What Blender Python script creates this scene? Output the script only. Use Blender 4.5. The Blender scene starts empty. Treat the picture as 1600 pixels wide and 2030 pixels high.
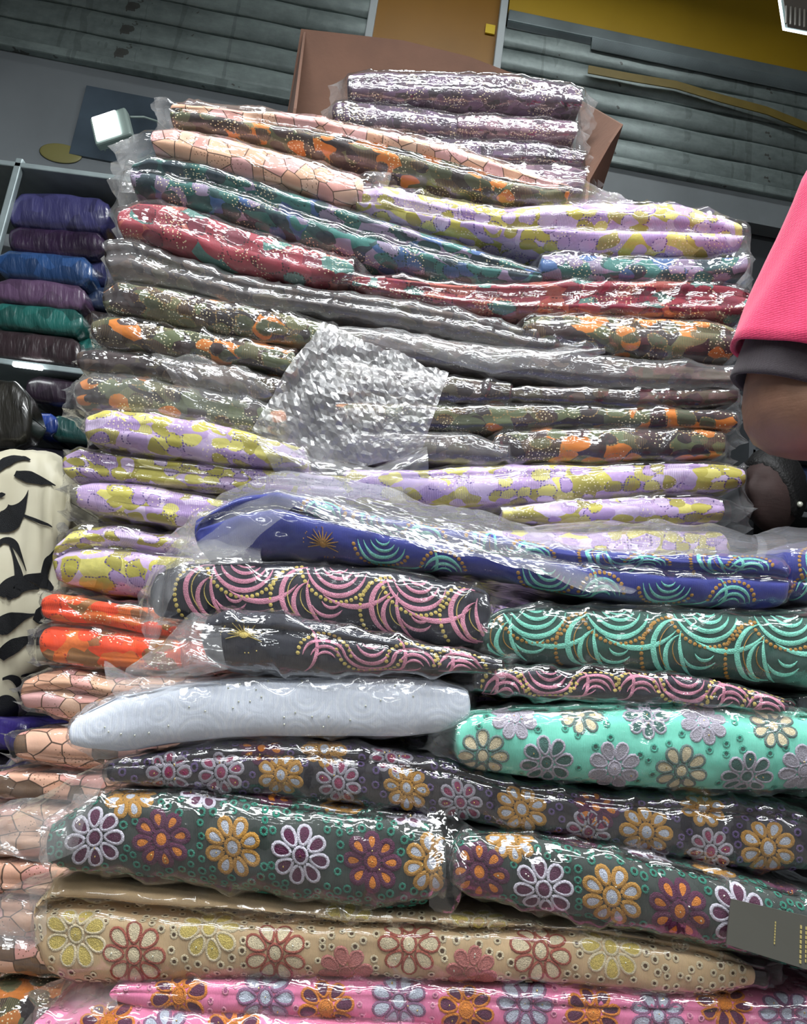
import bpy, bmesh, math, random
import numpy as np
from mathutils import Matrix, Vector

sc = bpy.context.scene
COL = sc.collection
random.seed(4)
RNG = np.random.default_rng(11)

# ------------------------------------------------------------------ camera
FPX, IW, IH = 1550.0, 1600.0, 2030.0
PITCH, ROLL = math.radians(13.0), math.radians(7.5)
CAMP = np.array([0.0, 0.0, 0.85])
_fw = np.array([0, math.cos(PITCH), math.sin(PITCH)])
_up = np.array([0, -math.sin(PITCH), math.cos(PITCH)])
_ri = np.array([1.0, 0, 0])
CR = math.cos(ROLL) * _ri + math.sin(ROLL) * _up
CU = -math.sin(ROLL) * _ri + math.cos(ROLL) * _up
CF = _fw
cd = bpy.data.cameras.new('camera')
cd.sensor_fit = 'HORIZONTAL'; cd.sensor_width = 36.0
cd.lens = FPX / IW * 36.0
cd.clip_start = 0.02; cd.clip_end = 60
cam = bpy.data.objects.new('camera', cd); COL.objects.link(cam)
cam.matrix_world = Matrix(((CR[0], CU[0], -CF[0], CAMP[0]), (CR[1], CU[1], -CF[1], CAMP[1]),
                           (CR[2], CU[2], -CF[2], CAMP[2]), (0, 0, 0, 1)))
sc.camera = cam

# ------------------------------------------------------------------ world, lights, exposure
w = bpy.data.worlds.new('world'); sc.world = w; w.use_nodes = True
w.node_tree.nodes['Background'].inputs[0].default_value = (0.92, 0.96, 1.0, 1)
w.node_tree.nodes['Background'].inputs[1].default_value = 0.26
sc.view_settings.view_transform = 'Standard'
sc.view_settings.look = 'None'
sc.view_settings.exposure = -0.12
sc.view_settings.gamma = 1.0
sc.view_settings.use_curve_mapping = False
sc.cycles.transparent_max_bounces = 18
sc.cycles.max_bounces = 6
sc.cycles.diffuse_bounces = 3
sc.cycles.glossy_bounces = 3
sc.cycles.use_denoising = True
sc.cycles.adaptive_threshold = 0.03

LAMPS = [((0.0, 0.36, 3.05), 1.8, 0.34, 84), ((-0.75, -0.55, 2.75), 1.3, 0.30, 27), ((0.75, -0.55, 2.75), 1.3, 0.30, 25),
         ((0.0, -1.25, 2.35), 1.6, 0.12, 9), ((0.35, 1.75, 3.62), 1.4, 0.10, 8)]
LAMP_WHERE = ['over the front pile', 'over the left half of the aisle', 'over the right half of the aisle', 'at the shop entrance', 'close to the roller shutter']
def area_light(name, loc, sx, sy, power, col=(0.96, 0.985, 1.0), rot=(0, 0, 0)):
    l = bpy.data.lights.new(name, 'AREA'); l.shape = 'RECTANGLE'; l.size = sx; l.size_y = sy
    l.energy = power; l.color = col
    o = bpy.data.objects.new(name, l); COL.objects.link(o); o.location = loc; o.rotation_euler = rot
    return o
for loc, sx, sy, pw in LAMPS:
    area_light('ceiling_lamp_light', (loc[0], loc[1], loc[2] - 0.012), sx, sy, pw)

# ------------------------------------------------------------------ helpers
def pix(x, y, Y):
    """world point on the plane Y=const seen at photo pixel (x, y); arrays allowed"""
    x = np.asarray(x, float); y = np.asarray(y, float)
    d = (CF[None, :] * FPX + CR[None, :] * (x.reshape(-1, 1) - IW / 2) - CU[None, :] * (y.reshape(-1, 1) - IH / 2))
    t = (np.asarray(Y, float).reshape(-1, 1) - CAMP[1]) / d[:, 1:2]
    return CAMP[None, :] + d * t
def px1(x, y, Y): return pix([x], [y], [Y])[0]
def proj(P):
    q = np.asarray(P) - CAMP
    z = q @ CF
    return IW / 2 + FPX * (q @ CR) / z, IH / 2 - FPX * (q @ CU) / z

def lin(h):
    h = h.lstrip('#')
    c = [int(h[i:i + 2], 16) / 255 for i in (0, 2, 4)]
    return tuple(v / 12.92 if v <= 0.04045 else ((v + 0.055) / 1.055) ** 2.4 for v in c)
def L4(h): return (*lin(h), 1.0)

_tab = RNG.random(65536)
def vnoise(x, y, seed=0):
    xi = np.floor(x).astype(np.int64); yi = np.floor(y).astype(np.int64)
    xf = x - xi; yf = y - yi
    xf = xf * xf * (3 - 2 * xf); yf = yf * yf * (3 - 2 * yf)
    def hsh(a, b): return _tab[((a * 73856093) ^ (b * 19349663) ^ (seed * 83492791 + 12345)) & 65535]
    return (hsh(xi, yi) * (1 - xf) + hsh(xi + 1, yi) * xf) * (1 - yf) + (hsh(xi, yi + 1) * (1 - xf) + hsh(xi + 1, yi + 1) * xf) * yf

def facets(u, v, scale, seed):
    """nearest-point distance on a jittered grid: dented facets"""
    x, y = u * scale, v * scale; xi = np.floor(x); yi = np.floor(y); best = np.full(np.shape(x), 9.0)
    for dx in (-1, 0, 1):
        for dy in (-1, 0, 1):
            a, b = (xi + dx).astype(np.int64), (yi + dy).astype(np.int64)
            px_ = a + _tab[((a * 73856093) ^ (b * 19349663) ^ (seed * 7919)) & 65535]; py_ = b + _tab[((a * 83492791) ^ (b * 29349663) ^ (seed * 104729)) & 65535]
            best = np.minimum(best, np.hypot(x - px_, y - py_))
    return best
def crumple(u, v, seed, freq=1.0, iso=False):
    """sharp crossing creases, about 0..1"""
    r = np.random.default_rng(seed)
    wx = (vnoise(u * 22, v * 22, seed) - .5) * .035
    wy = (vnoise(u * 22 + 40, v * 22, seed) - .5) * .035
    uu, vv = u + wx, v + wy
    h = 0; tot = 0
    for k in range(7):
        a = r.uniform(0, math.pi) if iso else r.uniform(0.15, 1.35) * (1 if r.random() < .72 else -1)
        fq = freq * r.uniform(14, 58)
        t = (uu * math.cos(a) - vv * math.sin(a)) * fq + r.random()
        tri = np.abs((t % 1.0) - .5) * 2
        m = vnoise(u * 17 + k * 9, v * 26 + k * 5, seed + k)
        am = (30 / fq) ** 0.75
        h = h + am * tri * np.clip(m * 2.2 - .5, 0, 1); tot += am * .6
    f = facets(u * .8 + v * .35, v, 34 * freq, seed) * .5 + facets(u, v, 78 * freq, seed + 1) * .26
    rdg = 0
    for k in range(3):
        a = r.uniform(0, math.pi) if iso else r.uniform(.25, 1.05) * (1 if r.random() < .7 else -1)
        t = (uu * math.cos(a) - vv * math.sin(a)) * freq * r.uniform(9, 22) + r.random() + (vnoise(u * 12, v * 12, seed + 20 + k) - .5) * .5
        rdg = rdg + (np.abs((t % 1.0) - .5) * 2) ** 3 * np.clip(vnoise(u * 11 + 3 * k, v * 15, seed + 31 + k) * 2.4 - .7, 0, 1)
    return h / tot * .5 + f * .6 + rdg * .55 - .08

def arr_mesh(name, V, Fq, uv=None, mats=(), mi=None, smooth=True):
    """mesh from vertex array and an (m,4) quad array (a repeated last index makes no sense here: quads only)"""
    me = bpy.data.meshes.new(name)
    V = np.asarray(V, np.float32); Fq = np.asarray(Fq, np.int32)
    me.vertices.add(len(V)); me.vertices.foreach_set('co', V.ravel())
    me.loops.add(Fq.size); me.loops.foreach_set('vertex_index', Fq.ravel())
    me.polygons.add(len(Fq)); me.polygons.foreach_set('loop_start', np.arange(0, Fq.size, Fq.shape[1], dtype=np.int32))
    if mi is not None: me.polygons.foreach_set('material_index', np.asarray(mi, np.int32))
    me.update(calc_edges=True)
    me.polygons.foreach_set('use_smooth', np.full(len(Fq), smooth))
    if uv is not None:
        l = me.uv_layers.new(name='UVMap')
        l.data.foreach_set('uv', np.asarray(uv, np.float32)[Fq.ravel()].ravel())
    for m in mats: me.materials.append(m)
    me.validate()
    return me

def mesh_obj(name, me, parent=None, loc=None):
    o = bpy.data.objects.new(name, me); COL.objects.link(o)
    if parent is not None: o.parent = parent
    if loc is not None: o.location = loc
    return o
def tag(o, label=None, cat=None, group=None, kind=None):
    if label: o['label'] = label
    if cat: o['category'] = cat
    if group: o['group'] = group
    if kind: o['kind'] = kind
    return o
def empty(name, loc):
    o = bpy.data.objects.new(name, None); COL.objects.link(o); o.location = tuple(loc); o.empty_display_size = .05
    return o
class MB:
    """collects simple solids into one mesh"""
    def __init__(s): s.bm = bmesh.new()
    def box(s, c, size, rot=None, bevel=0.0):
        r = bmesh.ops.create_cube(s.bm, size=1.0)
        vs = r['verts']
        M = Matrix.Translation(Vector(c)) @ (rot.to_4x4() if rot else Matrix.Identity(4)) @ Matrix.Diagonal((*size, 1))
        bmesh.ops.transform(s.bm, matrix=M, verts=vs)
        if bevel:
            es = list({e for v in vs for e in v.link_edges})
            bmesh.ops.bevel(s.bm, geom=es, offset=bevel, segments=2, affect='EDGES', profile=.5)
        return s
    def slab(s, pts, thick):
        """thick polygon: pts 3-D outline, thick vector"""
        t = Vector(thick)
        a = [s.bm.verts.new(Vector(p)) for p in pts]; b = [s.bm.verts.new(Vector(p) + t) for p in pts]
        n = len(pts)
        s.bm.faces.new(a); s.bm.faces.new(b[::-1])
        for i in range(n): s.bm.faces.new((a[(i + 1) % n], a[i], b[i], b[(i + 1) % n]))
        return s
    def tube(s, pts, rad, seg=8, rad2=None):
        pts = [Vector(p) for p in pts]; rings = []
        for i, p in enumerate(pts):
            d = (pts[min(i + 1, len(pts) - 1)] - pts[max(i - 1, 0)]).normalized()
            a = d.orthogonal().normalized(); b = d.cross(a)
            r = rad[i] if hasattr(rad, '__len__') else rad
            rings.append([s.bm.verts.new(p + (a * math.cos(2 * math.pi * k / seg) + b * math.sin(2 * math.pi * k / seg)) * r) for k in range(seg)])
        for A, B in zip(rings, rings[1:]):
            for k in range(seg): s.bm.faces.new((A[k], A[(k + 1) % seg], B[(k + 1) % seg], B[k]))
        s.bm.faces.new(rings[0][::-1]); s.bm.faces.new(rings[-1])
        return s
    def sphere(s, c, r, u=12, v=8, scale=(1, 1, 1)):
        q = bmesh.ops.create_uvsphere(s.bm, u_segments=u, v_segments=v, radius=r)
        bmesh.ops.transform(s.bm, matrix=Matrix.Translation(Vector(c)) @ Matrix.Diagonal((*scale, 1)), verts=q['verts'])
        return s
    def build(s, name, mat, parent=None, origin=None, smooth=False):
        bmesh.ops.recalc_face_normals(s.bm, faces=s.bm.faces)
        if origin is not None: bmesh.ops.translate(s.bm, vec=-Vector(origin), verts=s.bm.verts)
        me = bpy.data.meshes.new(name); s.bm.to_mesh(me); s.bm.free()
        for m in (mat if isinstance(mat, (list, tuple)) else [mat]): me.materials.append(m)
        if smooth:
            for p in me.polygons: p.use_smooth = True
        return mesh_obj(name, me, parent, tuple(origin) if origin is not None and parent is None else None)

# ------------------------------------------------------------------ materials
class NT:
    def __init__(s, name):
        s.m = bpy.data.materials.new(name); s.m.use_nodes = True
        s.t = s.m.node_tree; s.n = s.t.nodes; s.n.clear()
        s.out = s.add('ShaderNodeOutputMaterial')
    def add(s, typ, **kw):
        n = s.n.new(typ)
        for k, v in kw.items(): setattr(n, k, v)
        return n
    def link(s, a, b): s.t.links.new(a, b)
    def val(s, sock, v):
        if hasattr(v, 'is_linked') or hasattr(v, 'links'): s.link(v, sock)
        else: sock.default_value = v
    def math(s, op, a, b=0.0, c=None, clamp=False):
        n = s.add('ShaderNodeMath', operation=op, use_clamp=clamp)
        s.val(n.inputs[0], a); s.val(n.inputs[1], b)
        if c is not None: s.val(n.inputs[2], c)
        return n.outputs[0]
    def mix(s, f, a, b):
        n = s.add('ShaderNodeMix', data_type='RGBA')
        s.val(n.inputs[0], f); s.val(n.inputs[6], a); s.val(n.inputs[7], b)
        return n.outputs[2]
    def uvmap(s, scale=(1, 1, 1), rot=0.0, obj=False):
        tc = s.add('ShaderNodeTexCoord'); mp = s.add('ShaderNodeMapping')
        mp.inputs['Scale'].default_value = scale; mp.inputs['Rotation'].default_value = (0, 0, rot)
        s.link(tc.outputs['Object' if obj else 'UV'], mp.inputs['Vector'])
        return mp.outputs[0]
    def noise(s, vec, scale, detail=2, rough=.5):
        n = s.add('ShaderNodeTexNoise'); n.inputs['Scale'].default_value = scale
        n.inputs['Detail'].default_value = detail; n.inputs['Roughness'].default_value = rough
        s.link(vec, n.inputs['Vector']); return n
    def voro(s, vec, scale, feature='F1', rnd=1.0, dim='2D'):
        n = s.add('ShaderNodeTexVoronoi', feature=feature, voronoi_dimensions=dim); n.inputs['Scale'].default_value = scale
        n.inputs['Randomness'].default_value = rnd
        s.link(vec, n.inputs['Vector']); return n
    def ramp(s, fac, stops, interp='LINEAR'):
        n = s.add('ShaderNodeValToRGB'); n.color_ramp.interpolation = interp
        el = n.color_ramp.elements
        while len(el) < len(stops): el.new(0.5)
        for e, (p, c) in zip(el, stops): e.position = p; e.color = c
        s.val(n.inputs[0], fac); return n.outputs[0]
    def bump(s, h, strength=.3, dist=.002, prev=None):
        n = s.add('ShaderNodeBump'); n.inputs['Strength'].default_value = strength; n.inputs['Distance'].default_value = dist
        s.link(h, n.inputs['Height'])
        if prev is not None: s.link(prev, n.inputs['Normal'])
        return n.outputs[0]
    def principled(s, col, rough=.6, metal=0.0, normal=None, coat=0.0, spec=.5, sheen=0.0, emit=None, emit_s=0.0):
        p = s.add('ShaderNodeBsdfPrincipled')
        s.val(p.inputs['Base Color'], col); s.val(p.inputs['Roughness'], rough); s.val(p.inputs['Metallic'], metal)
        s.val(p.inputs['Specular IOR Level'], spec)
        if coat: p.inputs['Coat Weight'].default_value = coat; p.inputs['Coat Roughness'].default_value = .12
        if sheen: p.inputs['Sheen Weight'].default_value = sheen
        if normal is not None: s.link(normal, p.inputs['Normal'])
        if emit: p.inputs['Emission Color'].default_value = emit; p.inputs['Emission Strength'].default_value = emit_s
        s.link(p.outputs[0], s.out.inputs[0]); return p

_mc = {}
def plain(name, hexc, rough=.6, metal=0.0, noise=0.0, nscale=20, coat=0.0, spec=.5, obj=True, bump=0.0, bscale=60):
    if name in _mc: return _mc[name]
    t = NT(name); c = L4(hexc)
    v = t.uvmap(obj=obj)
    col = c
    if noise:
        n = t.noise(v, nscale, 4)
        dk = tuple(x * (1 - noise) for x in c[:3]) + (1,); lt = tuple(min(1, x * (1 + noise)) for x in c[:3]) + (1,)
        col = t.ramp(n.outputs[0], [(.3, dk), (.7, lt)])
    nm = None
    if bump:
        nm = t.bump(t.noise(v, bscale, 3).outputs[0], bump, .004)
    t.principled(col, rough, metal, nm, coat, spec)
    _mc[name] = t.m
    return t.m

def emit_mat(name, col, s):
    t = NT(name); e = t.add('ShaderNodeEmission'); e.inputs[0].default_value = (*col, 1); e.inputs[1].default_value = s
    t.link(e.outputs[0], t.out.inputs[0]); return t.m

def weave(t, v, strength=.25):
    """fine cloth relief"""
    a = t.add('ShaderNodeTexWave'); a.inputs['Scale'].default_value = 260; t.link(v, a.inputs['Vector'])
    n = t.noise(v, 55, 3)
    b = t.bump(a.outputs['Fac'], strength, .0006)
    return t.bump(n.outputs[0], .35, .003, b)

def blob_cloth(name, pal, edge, scale=26, edge_w=.055, dots=None, hatch=True, line_only=False, stones=True):
    """printed cloth: overlapping rounded patches with dotted outlines, hatched motifs and small studs"""
    t = NT(name)
    v0 = t.uvmap(scale=(1, 1.25, 1))
    nz = t.noise(v0, 14, 2)
    va = t.add('ShaderNodeVectorMath', operation='MULTIPLY_ADD')
    t.link(nz.outputs['Color'], va.inputs[0]); va.inputs[1].default_value = (.04, .04, 0); t.link(v0, va.inputs[2])
    v = va.outputs[0]
    vo = t.voro(v, scale)
    sep = t.add('ShaderNodeSeparateColor'); t.link(vo.outputs['Color'], sep.inputs[0])
    n = len(pal)
    col = t.ramp(sep.outputs[0], [(i / n, L4(c)) for i, c in enumerate(pal)], 'CONSTANT')
    # shading of dye inside each patch
    hs = t.add('ShaderNodeHueSaturation'); t.link(col, hs.inputs['Color'])
    t.link(t.math('ADD', t.math('MULTIPLY', t.noise(v0, 160, 3).outputs[0], .5), .78), hs.inputs['Value']); col = hs.outputs[0]
    ring = None
    for q, (ox, rd) in enumerate(((.37, .43), (.71, .40))):
        of = t.add('ShaderNodeVectorMath', operation='ADD'); t.link(v, of.inputs[0]); of.inputs[1].default_value = (ox, ox * 1.7, 0)
        vq = t.voro(of.outputs[0], scale * 1.05, rnd=.75); sq = t.add('ShaderNodeSeparateColor'); t.link(vq.outputs['Color'], sq.inputs[0])
        cq = t.ramp(sq.outputs[1], [(i / n, L4(c)) for i, c in enumerate(pal[2:] + pal[:2])], 'CONSTANT')
        dm = t.math('MULTIPLY', t.math('LESS_THAN', vq.outputs['Distance'], rd), t.math('GREATER_THAN', sq.outputs[2], .25))
        col = t.mix(dm, col, cq)
        rg = t.math('MULTIPLY', dm, t.math('GREATER_THAN', vq.outputs['Distance'], rd - .07))
        ring = rg if ring is None else t.math('MAXIMUM', t.math('MULTIPLY', ring, t.math('SUBTRACT', 1.0, dm)), rg)
    if hatch:
        wv = t.add('ShaderNodeTexWave'); wv.inputs['Scale'].default_value = 115; wv.inputs['Distortion'].default_value = 1.5
        t.link(v0, wv.inputs['Vector'])
        hm = t.math('MULTIPLY', t.math('GREATER_THAN', wv.outputs['Fac'], .68), t.math('GREATER_THAN', sep.outputs[1], .74))
        col = t.mix(t.math('MULTIPLY', hm, .45), col, L4(edge))
    de = t.voro(v, scale, 'DISTANCE_TO_EDGE')
    em = ring
    if dots:
        dv = t.voro(v0, dots, rnd=.25)
        em = t.math('MULTIPLY', em, t.math('LESS_THAN', dv.outputs['Distance'], .38))
        em = t.math('MULTIPLY', em, t.math('GREATER_THAN', sep.outputs[2], .35))
    col = t.mix(em, col, L4(edge))
    if stones:
        sv = t.voro(v0, 140, rnd=.8)
        smask = t.math('MULTIPLY', t.math('LESS_THAN', sv.outputs['Distance'], .16), t.math('GREATER_THAN', t.noise(v0, 18, 1).outputs[0], .56))
        col = t.mix(smask, col, (.9, .8, .5, 1))
        t.principled(col, t.math('SUBTRACT', .62, t.math('MULTIPLY', smask, .4)), 0, weave(t, v0), spec=.3, sheen=.15)
    else:
        t.principled(col, .62, 0, weave(t, v0), spec=.3, sheen=.15)
    return t.m

def scale_cloth(name, pal, line, scale=26, lw=.06):
    """peach cloth printed with rounded cells between brown lines"""
    t = NT(name)
    v0 = t.uvmap(scale=(1, 1.1, 1)); nz = t.noise(v0, 9, 1)
    va = t.add('ShaderNodeVectorMath', operation='MULTIPLY_ADD')
    t.link(nz.outputs['Color'], va.inputs[0]); va.inputs[1].default_value = (.02, .02, 0); t.link(v0, va.inputs[2])
    vo = t.voro(va.outputs[0], scale, rnd=.8); de = t.voro(va.outputs[0], scale, 'DISTANCE_TO_EDGE', rnd=.8)
    sep = t.add('ShaderNodeSeparateColor'); t.link(vo.outputs['Color'], sep.inputs[0])
    col = t.ramp(sep.outputs[0], [(i / len(pal), L4(c)) for i, c in enumerate(pal)], 'CONSTANT')
    col = t.mix(t.math('LESS_THAN', de.outputs['Distance'], lw), col, L4(line))
    sv = t.voro(v0, 150, rnd=.9)
    sm = t.math('MULTIPLY', t.math('LESS_THAN', sv.outputs['Distance'], .14), t.math('GREATER_THAN', t.noise(v0, 20, 1).outputs[0], .56))
    col = t.mix(sm, col, L4('#7a5a40'))
    t.principled(col, .62, 0, weave(t, v0), spec=.3)
    return t.m

def lace_cloth(name, hexc, vary=.12, rough=.65, tone=None):
    """plain ground cloth with a tone-on-tone woven figure"""
    t = NT(name); v = t.uvmap(); c = L4(hexc)
    n = t.noise(v, 30, 4)
    dk = tuple(x * (1 - vary) for x in c[:3]) + (1,); lt = tuple(min(1, x * (1 + vary)) for x in c[:3]) + (1,)
    col = t.ramp(n.outputs[0], [(.3, dk), (.7, lt)])
    nm = weave(t, v, .35)
    if tone:
        vo = t.voro(v, 19, rnd=.5)
        ring = t.math('PINGPONG', t.math('MULTIPLY', vo.outputs['Distance'], 7.0), .5)
        m = t.math('MULTIPLY', t.math('GREATER_THAN', ring, .3), t.math('GREATER_THAN', n.outputs[0], .45))
        col = t.mix(t.math('MULTIPLY', m, .55), col, L4(tone))
        nm = t.bump(t.math('MULTIPLY', ring, n.outputs[0]), .4, .002, nm)
    t.principled(col, rough, 0, nm, spec=.3, sheen=.2)
    return t.m

def bag_mat(name, haze=.04, gloss=.05, rough=.09, bump=.4, k=3.2, gain=.6, grey=.8, loose=.22):
    """thin polythene: clear film, grazing gloss, a little milky scatter (more where it is loose and doubled), fine creases"""
    t = NT(name)
    v1 = t.uvmap(scale=(30, 110, 1), rot=.75); v2 = t.uvmap()
    n1 = t.noise(v1, 1.0, 2, .5)
    vz = t.voro(v2, 95, 'F1')
    b = t.bump(n1.outputs[0], bump, .004)
    b = t.bump(vz.outputs['Distance'], bump * .6, .004, b)
    lw = t.add('ShaderNodeLayerWeight'); lw.inputs['Blend'].default_value = .5
    fac = t.math('ADD', t.math('MULTIPLY', t.math('POWER', lw.outputs['Facing'], k), gain), gloss, clamp=True)
    tr = t.add('ShaderNodeBsdfTransparent'); tr.inputs[0].default_value = (1, 1, 1, 1)
    gl = t.add('ShaderNodeBsdfGlossy'); gl.inputs['Roughness'].default_value = rough; gl.inputs[0].default_value = (1, 1, 1, 1)
    t.link(b, gl.inputs['Normal'])
    df = t.add('ShaderNodeBsdfDiffuse'); df.inputs[0].default_value = (grey, grey * 1.01, grey * 1.02, 1); t.link(b, df.inputs['Normal'])
    tl = t.add('ShaderNodeBsdfTranslucent'); tl.inputs[0].default_value = (grey, grey * 1.01, grey * 1.02, 1)
    md = t.add('ShaderNodeMixShader'); md.inputs[0].default_value = .4
    t.link(df.outputs[0], md.inputs[1]); t.link(tl.outputs[0], md.inputs[2])
    mh = t.add('ShaderNodeMixShader')
    at = t.add('ShaderNodeAttribute'); at.attribute_name = 'loose'
    hz = t.math('MULTIPLY', t.math('ADD', t.noise(v2, 16, 3).outputs[0], .5), t.math('ADD', t.math('MULTIPLY', at.outputs['Fac'], loose), haze), clamp=True)
    t.link(hz, mh.inputs[0]); t.link(tr.outputs[0], mh.inputs[1]); t.link(md.outputs[0], mh.inputs[2])
    mg = t.add('ShaderNodeMixShader'); t.link(fac, mg.inputs[0]); t.link(mh.outputs[0], mg.inputs[1]); t.link(gl.outputs[0], mg.inputs[2])
    t.link(mg.outputs[0], t.out.inputs[0])
    return t.m

M = {}
M['bag'] = bag_mat('clear_bag', .03, gloss=.06, bump=.2)
M['bag_soft'] = bag_mat('soft_bag', .03, gloss=.05, bump=.14, rough=.11)
M['bag_milky'] = bag_mat('milky_bag', .13, gloss=.07, bump=.25)
M['bag_dark'] = bag_mat('crisp_bag', .025, gloss=.10, rough=.08, bump=.3, gain=.75, k=2.8)
M['flap'] = bag_mat('flap_film', .17, bump=.2, rough=.13, gloss=.07)
M['sheet'] = bag_mat('loose_sheet', .42, bump=.3, rough=.28, grey=.55, gloss=.07)

M['lilac'] = blob_cloth('lilac_yellow_print', ['#ab91bf', '#c2add0', '#b9b04e', '#d3cb70', '#bba2c9', '#a49b44', '#cbb9d6'], '#5d4a86', 28, .075, dots=190)
M['olive'] = blob_cloth('olive_orange_print', ['#2a2022', '#484d36', '#3c2c2b', '#5a6242', '#c87526', '#2f2625', '#4d5339'], '#94794a', 25, .03, dots=190)
M['brown'] = blob_cloth('dark_brown_print', ['#2b2123', '#3c3030', '#47402f', '#2f2525', '#54443c'], '#5f4f3e', 25, .02, dots=190, stones=False, hatch=False)
M['teal'] = blob_cloth('teal_blue_print', ['#2c625c', '#3c5c8c', '#8a7c96', '#24484a', '#33706a', '#20343f'], '#123a38', 22, .05, dots=170)
M['maroon'] = blob_cloth('maroon_teal_print', ['#77202f', '#9b3a46', '#8a2c3a', '#a9584c', '#4d7c74', '#702034', '#8f3340'], '#3b121a', 20, .02, dots=170)
M['orange'] = blob_cloth('orange_brown_print', ['#e8481c', '#e2551f', '#d96c28', '#e8481c', '#8d6034'], '#a8321a', 22, .05, dots=170)
M['peach'] = scale_cloth('peach_cell_print', ['#e2b597', '#d8a096', '#cf9f83', '#e6bfa6', '#dba9a6'], '#5b4233', 33, .028)
M['peachbrown'] = scale_cloth('peach_brown_print', ['#dfae95', '#d79d93', '#6f5846', '#e2b59c', '#cf9d84'], '#523c2e', 30, .03)
M['plum'] = blob_cloth('dark_plum_print', ['#3a2c3e', '#4c3a4e', '#2f2630', '#5a4560', '#43303f'], '#6d5c68', 34, .05, dots=230)
M['mauveplum'] = blob_cloth('mauve_plum_print', ['#6a4f62', '#7d6170', '#4a3848', '#8a6d78'], '#3a2834', 30, .05, dots=230)
M['blue'] = lace_cloth('royal_blue_cloth', '#1e2a80', .2)
M['navy'] = lace_cloth('navy_cloth', '#20222f', .25)
M['green'] = lace_cloth('deep_green_cloth', '#21483f', .2)
M['white'] = lace_cloth('white_cloth', '#dde4f2', .04, tone='#eaeff8')
M['mint'] = lace_cloth('mint_cloth', '#76d3bc', .06)
M['charcoal'] = lace_cloth('charcoal_green_cloth', '#2c3531', .2)
M['blackplum'] = lace_cloth('black_plum_cloth', '#2a252c', .2)
M['beige'] = lace_cloth('beige_cloth', '#cbae86', .1)
M['pink'] = lace_cloth('pink_cloth', '#d9789f', .08)
def thread(name, h): return plain(name, h, .55, spec=.35, noise=.25, nscale=700, bump=.6, bscale=900)
T = {k: thread('thread_' + k, h) for k, h in dict(white='#c6c2cf', plum='#541f40', orange='#cc7a26', gold='#b3843a', lav='#b9b3c2', magenta='#8f3358',
     dkteal='#3c6a62', grey='#6f8480', cream='#dfd0ae', brick='#a85a4a', yellow='#d3bd68', mauve='#8d6484', pale='#b6bccb', pinkc='#dc94ac', mintc='#86dcc6',
     aqua='#79cbc0', jade='#2a7a67', violet='#63507e', rose='#c27a74', silver='#a7a2ae', mintring='#4fae98', hole='#14100e', beigehole='#5a4128', pinkhole='#a0507c', ink='#16181c', deepblue='#1a2158').items()}
M['gold'] = plain('gold_stud', '#e0c070', .2, .8)
M['gem'] = plain('clear_stud', '#e6ead8', .12, .5)

# ------------------------------------------------------------------ the room
WY, WA = 2.45, math.radians(5.0)                       # back wall: distance and turn
WX = np.array([math.cos(WA), math.sin(WA), 0.0]); WN = np.array([-math.sin(WA), math.cos(WA), 0.0])
WO = np.array([0.0, WY, 0.0])
def wall_sz(x, y, off=0.0):
    """photo pixel -> (s, z) on the back wall plane moved off metres towards the room"""
    d = CF * FPX + CR * (x - IW / 2) - CU * (y - IH / 2)
    o = WO - WN * off
    t = ((o - CAMP) @ WN) / (d @ WN)
    p = CAMP + d * t
    return float((p - WO) @ WX), float(p[2])
def wp(s, z, off=0.0): return WO + WX * s + np.array([0, 0, z]) - WN * off
WROT = Matrix.Rotation(WA, 3, 'Z')
def wbox(mb, s0, s1, z0, z1, o0, o1, bevel=0.0):
    c = wp((s0 + s1) / 2, (z0 + z1) / 2, (o0 + o1) / 2)
    return mb.box(c, (abs(s1 - s0), abs(o1 - o0), abs(z1 - z0)), WROT, bevel)

def steel_mat(name, hexc, dark):
    t = NT(name); v = t.uvmap(obj=True)
    a = t.noise(t.uvmap(scale=(1, 1, 3), obj=True), 3.2, 5, .62); b = t.noise(v, 26, 5, .7); st = t.noise(t.uvmap(scale=(9, 9, .7), obj=True), 2.4, 3)
    f = t.math('MULTIPLY', t.math('ADD', a.outputs[0], t.math('MULTIPLY', b.outputs[0], .35)), .8)
    col = t.ramp(f, [(.32, L4(dark)), (.58, L4(hexc)), (.78, tuple(min(1, x * 1.5) for x in L4(hexc)[:3]) + (1,))])
    rust = t.math('MULTIPLY', t.math('GREATER_THAN', t.noise(v, 7.5, 4, .6).outputs[0], .66), .7)
    col = t.mix(rust, col, L4('#3a302a'))
    col = t.mix(t.math('MULTIPLY', t.math('GREATER_THAN', st.outputs[0], .62), .25), col, L4('#2d3331'))
    t.principled(col, .42, .2, t.bump(b.outputs[0], .25, .004))
    return t.m
M['steel'] = steel_mat('galvanised_slat', '#869391', '#566160')
M['alu'] = plain('ribbed_aluminium', '#93a0a2', .32, .6, noise=.2, nscale=6)
M['wallgrey'] = plain('grey_painted_board', '#7a8084', .4, noise=.12, nscale=3, coat=.25)
M['walldark'] = plain('dark_wall_paint', '#3a3e42', .6, noise=.15, nscale=4)
M['beam'] = plain('grey_beam_paint', '#767d80', .5, noise=.12, nscale=5)
M['yellow'] = plain('mustard_panel', '#b08f1c', .5, noise=.1, nscale=3)
M['ochre'] = plain('ochre_panel', '#96691a', .5, noise=.12, nscale=3)
M['framewhite'] = plain('pale_frame', '#b9c2c4', .5)
M['lampwhite'] = plain('lamp_housing', '#808f8a', .4)
M['floor'] = plain('concrete_floor', '#6f6a64', .8, noise=.2, nscale=5)
M['card'] = plain('brown_cardboard', '#573b2c', .85, noise=.1, nscale=12, bump=.15, bscale=90)
M['wood'] = plain('worn_plywood', '#8a6a48', .7, noise=.15, nscale=8)
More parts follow.
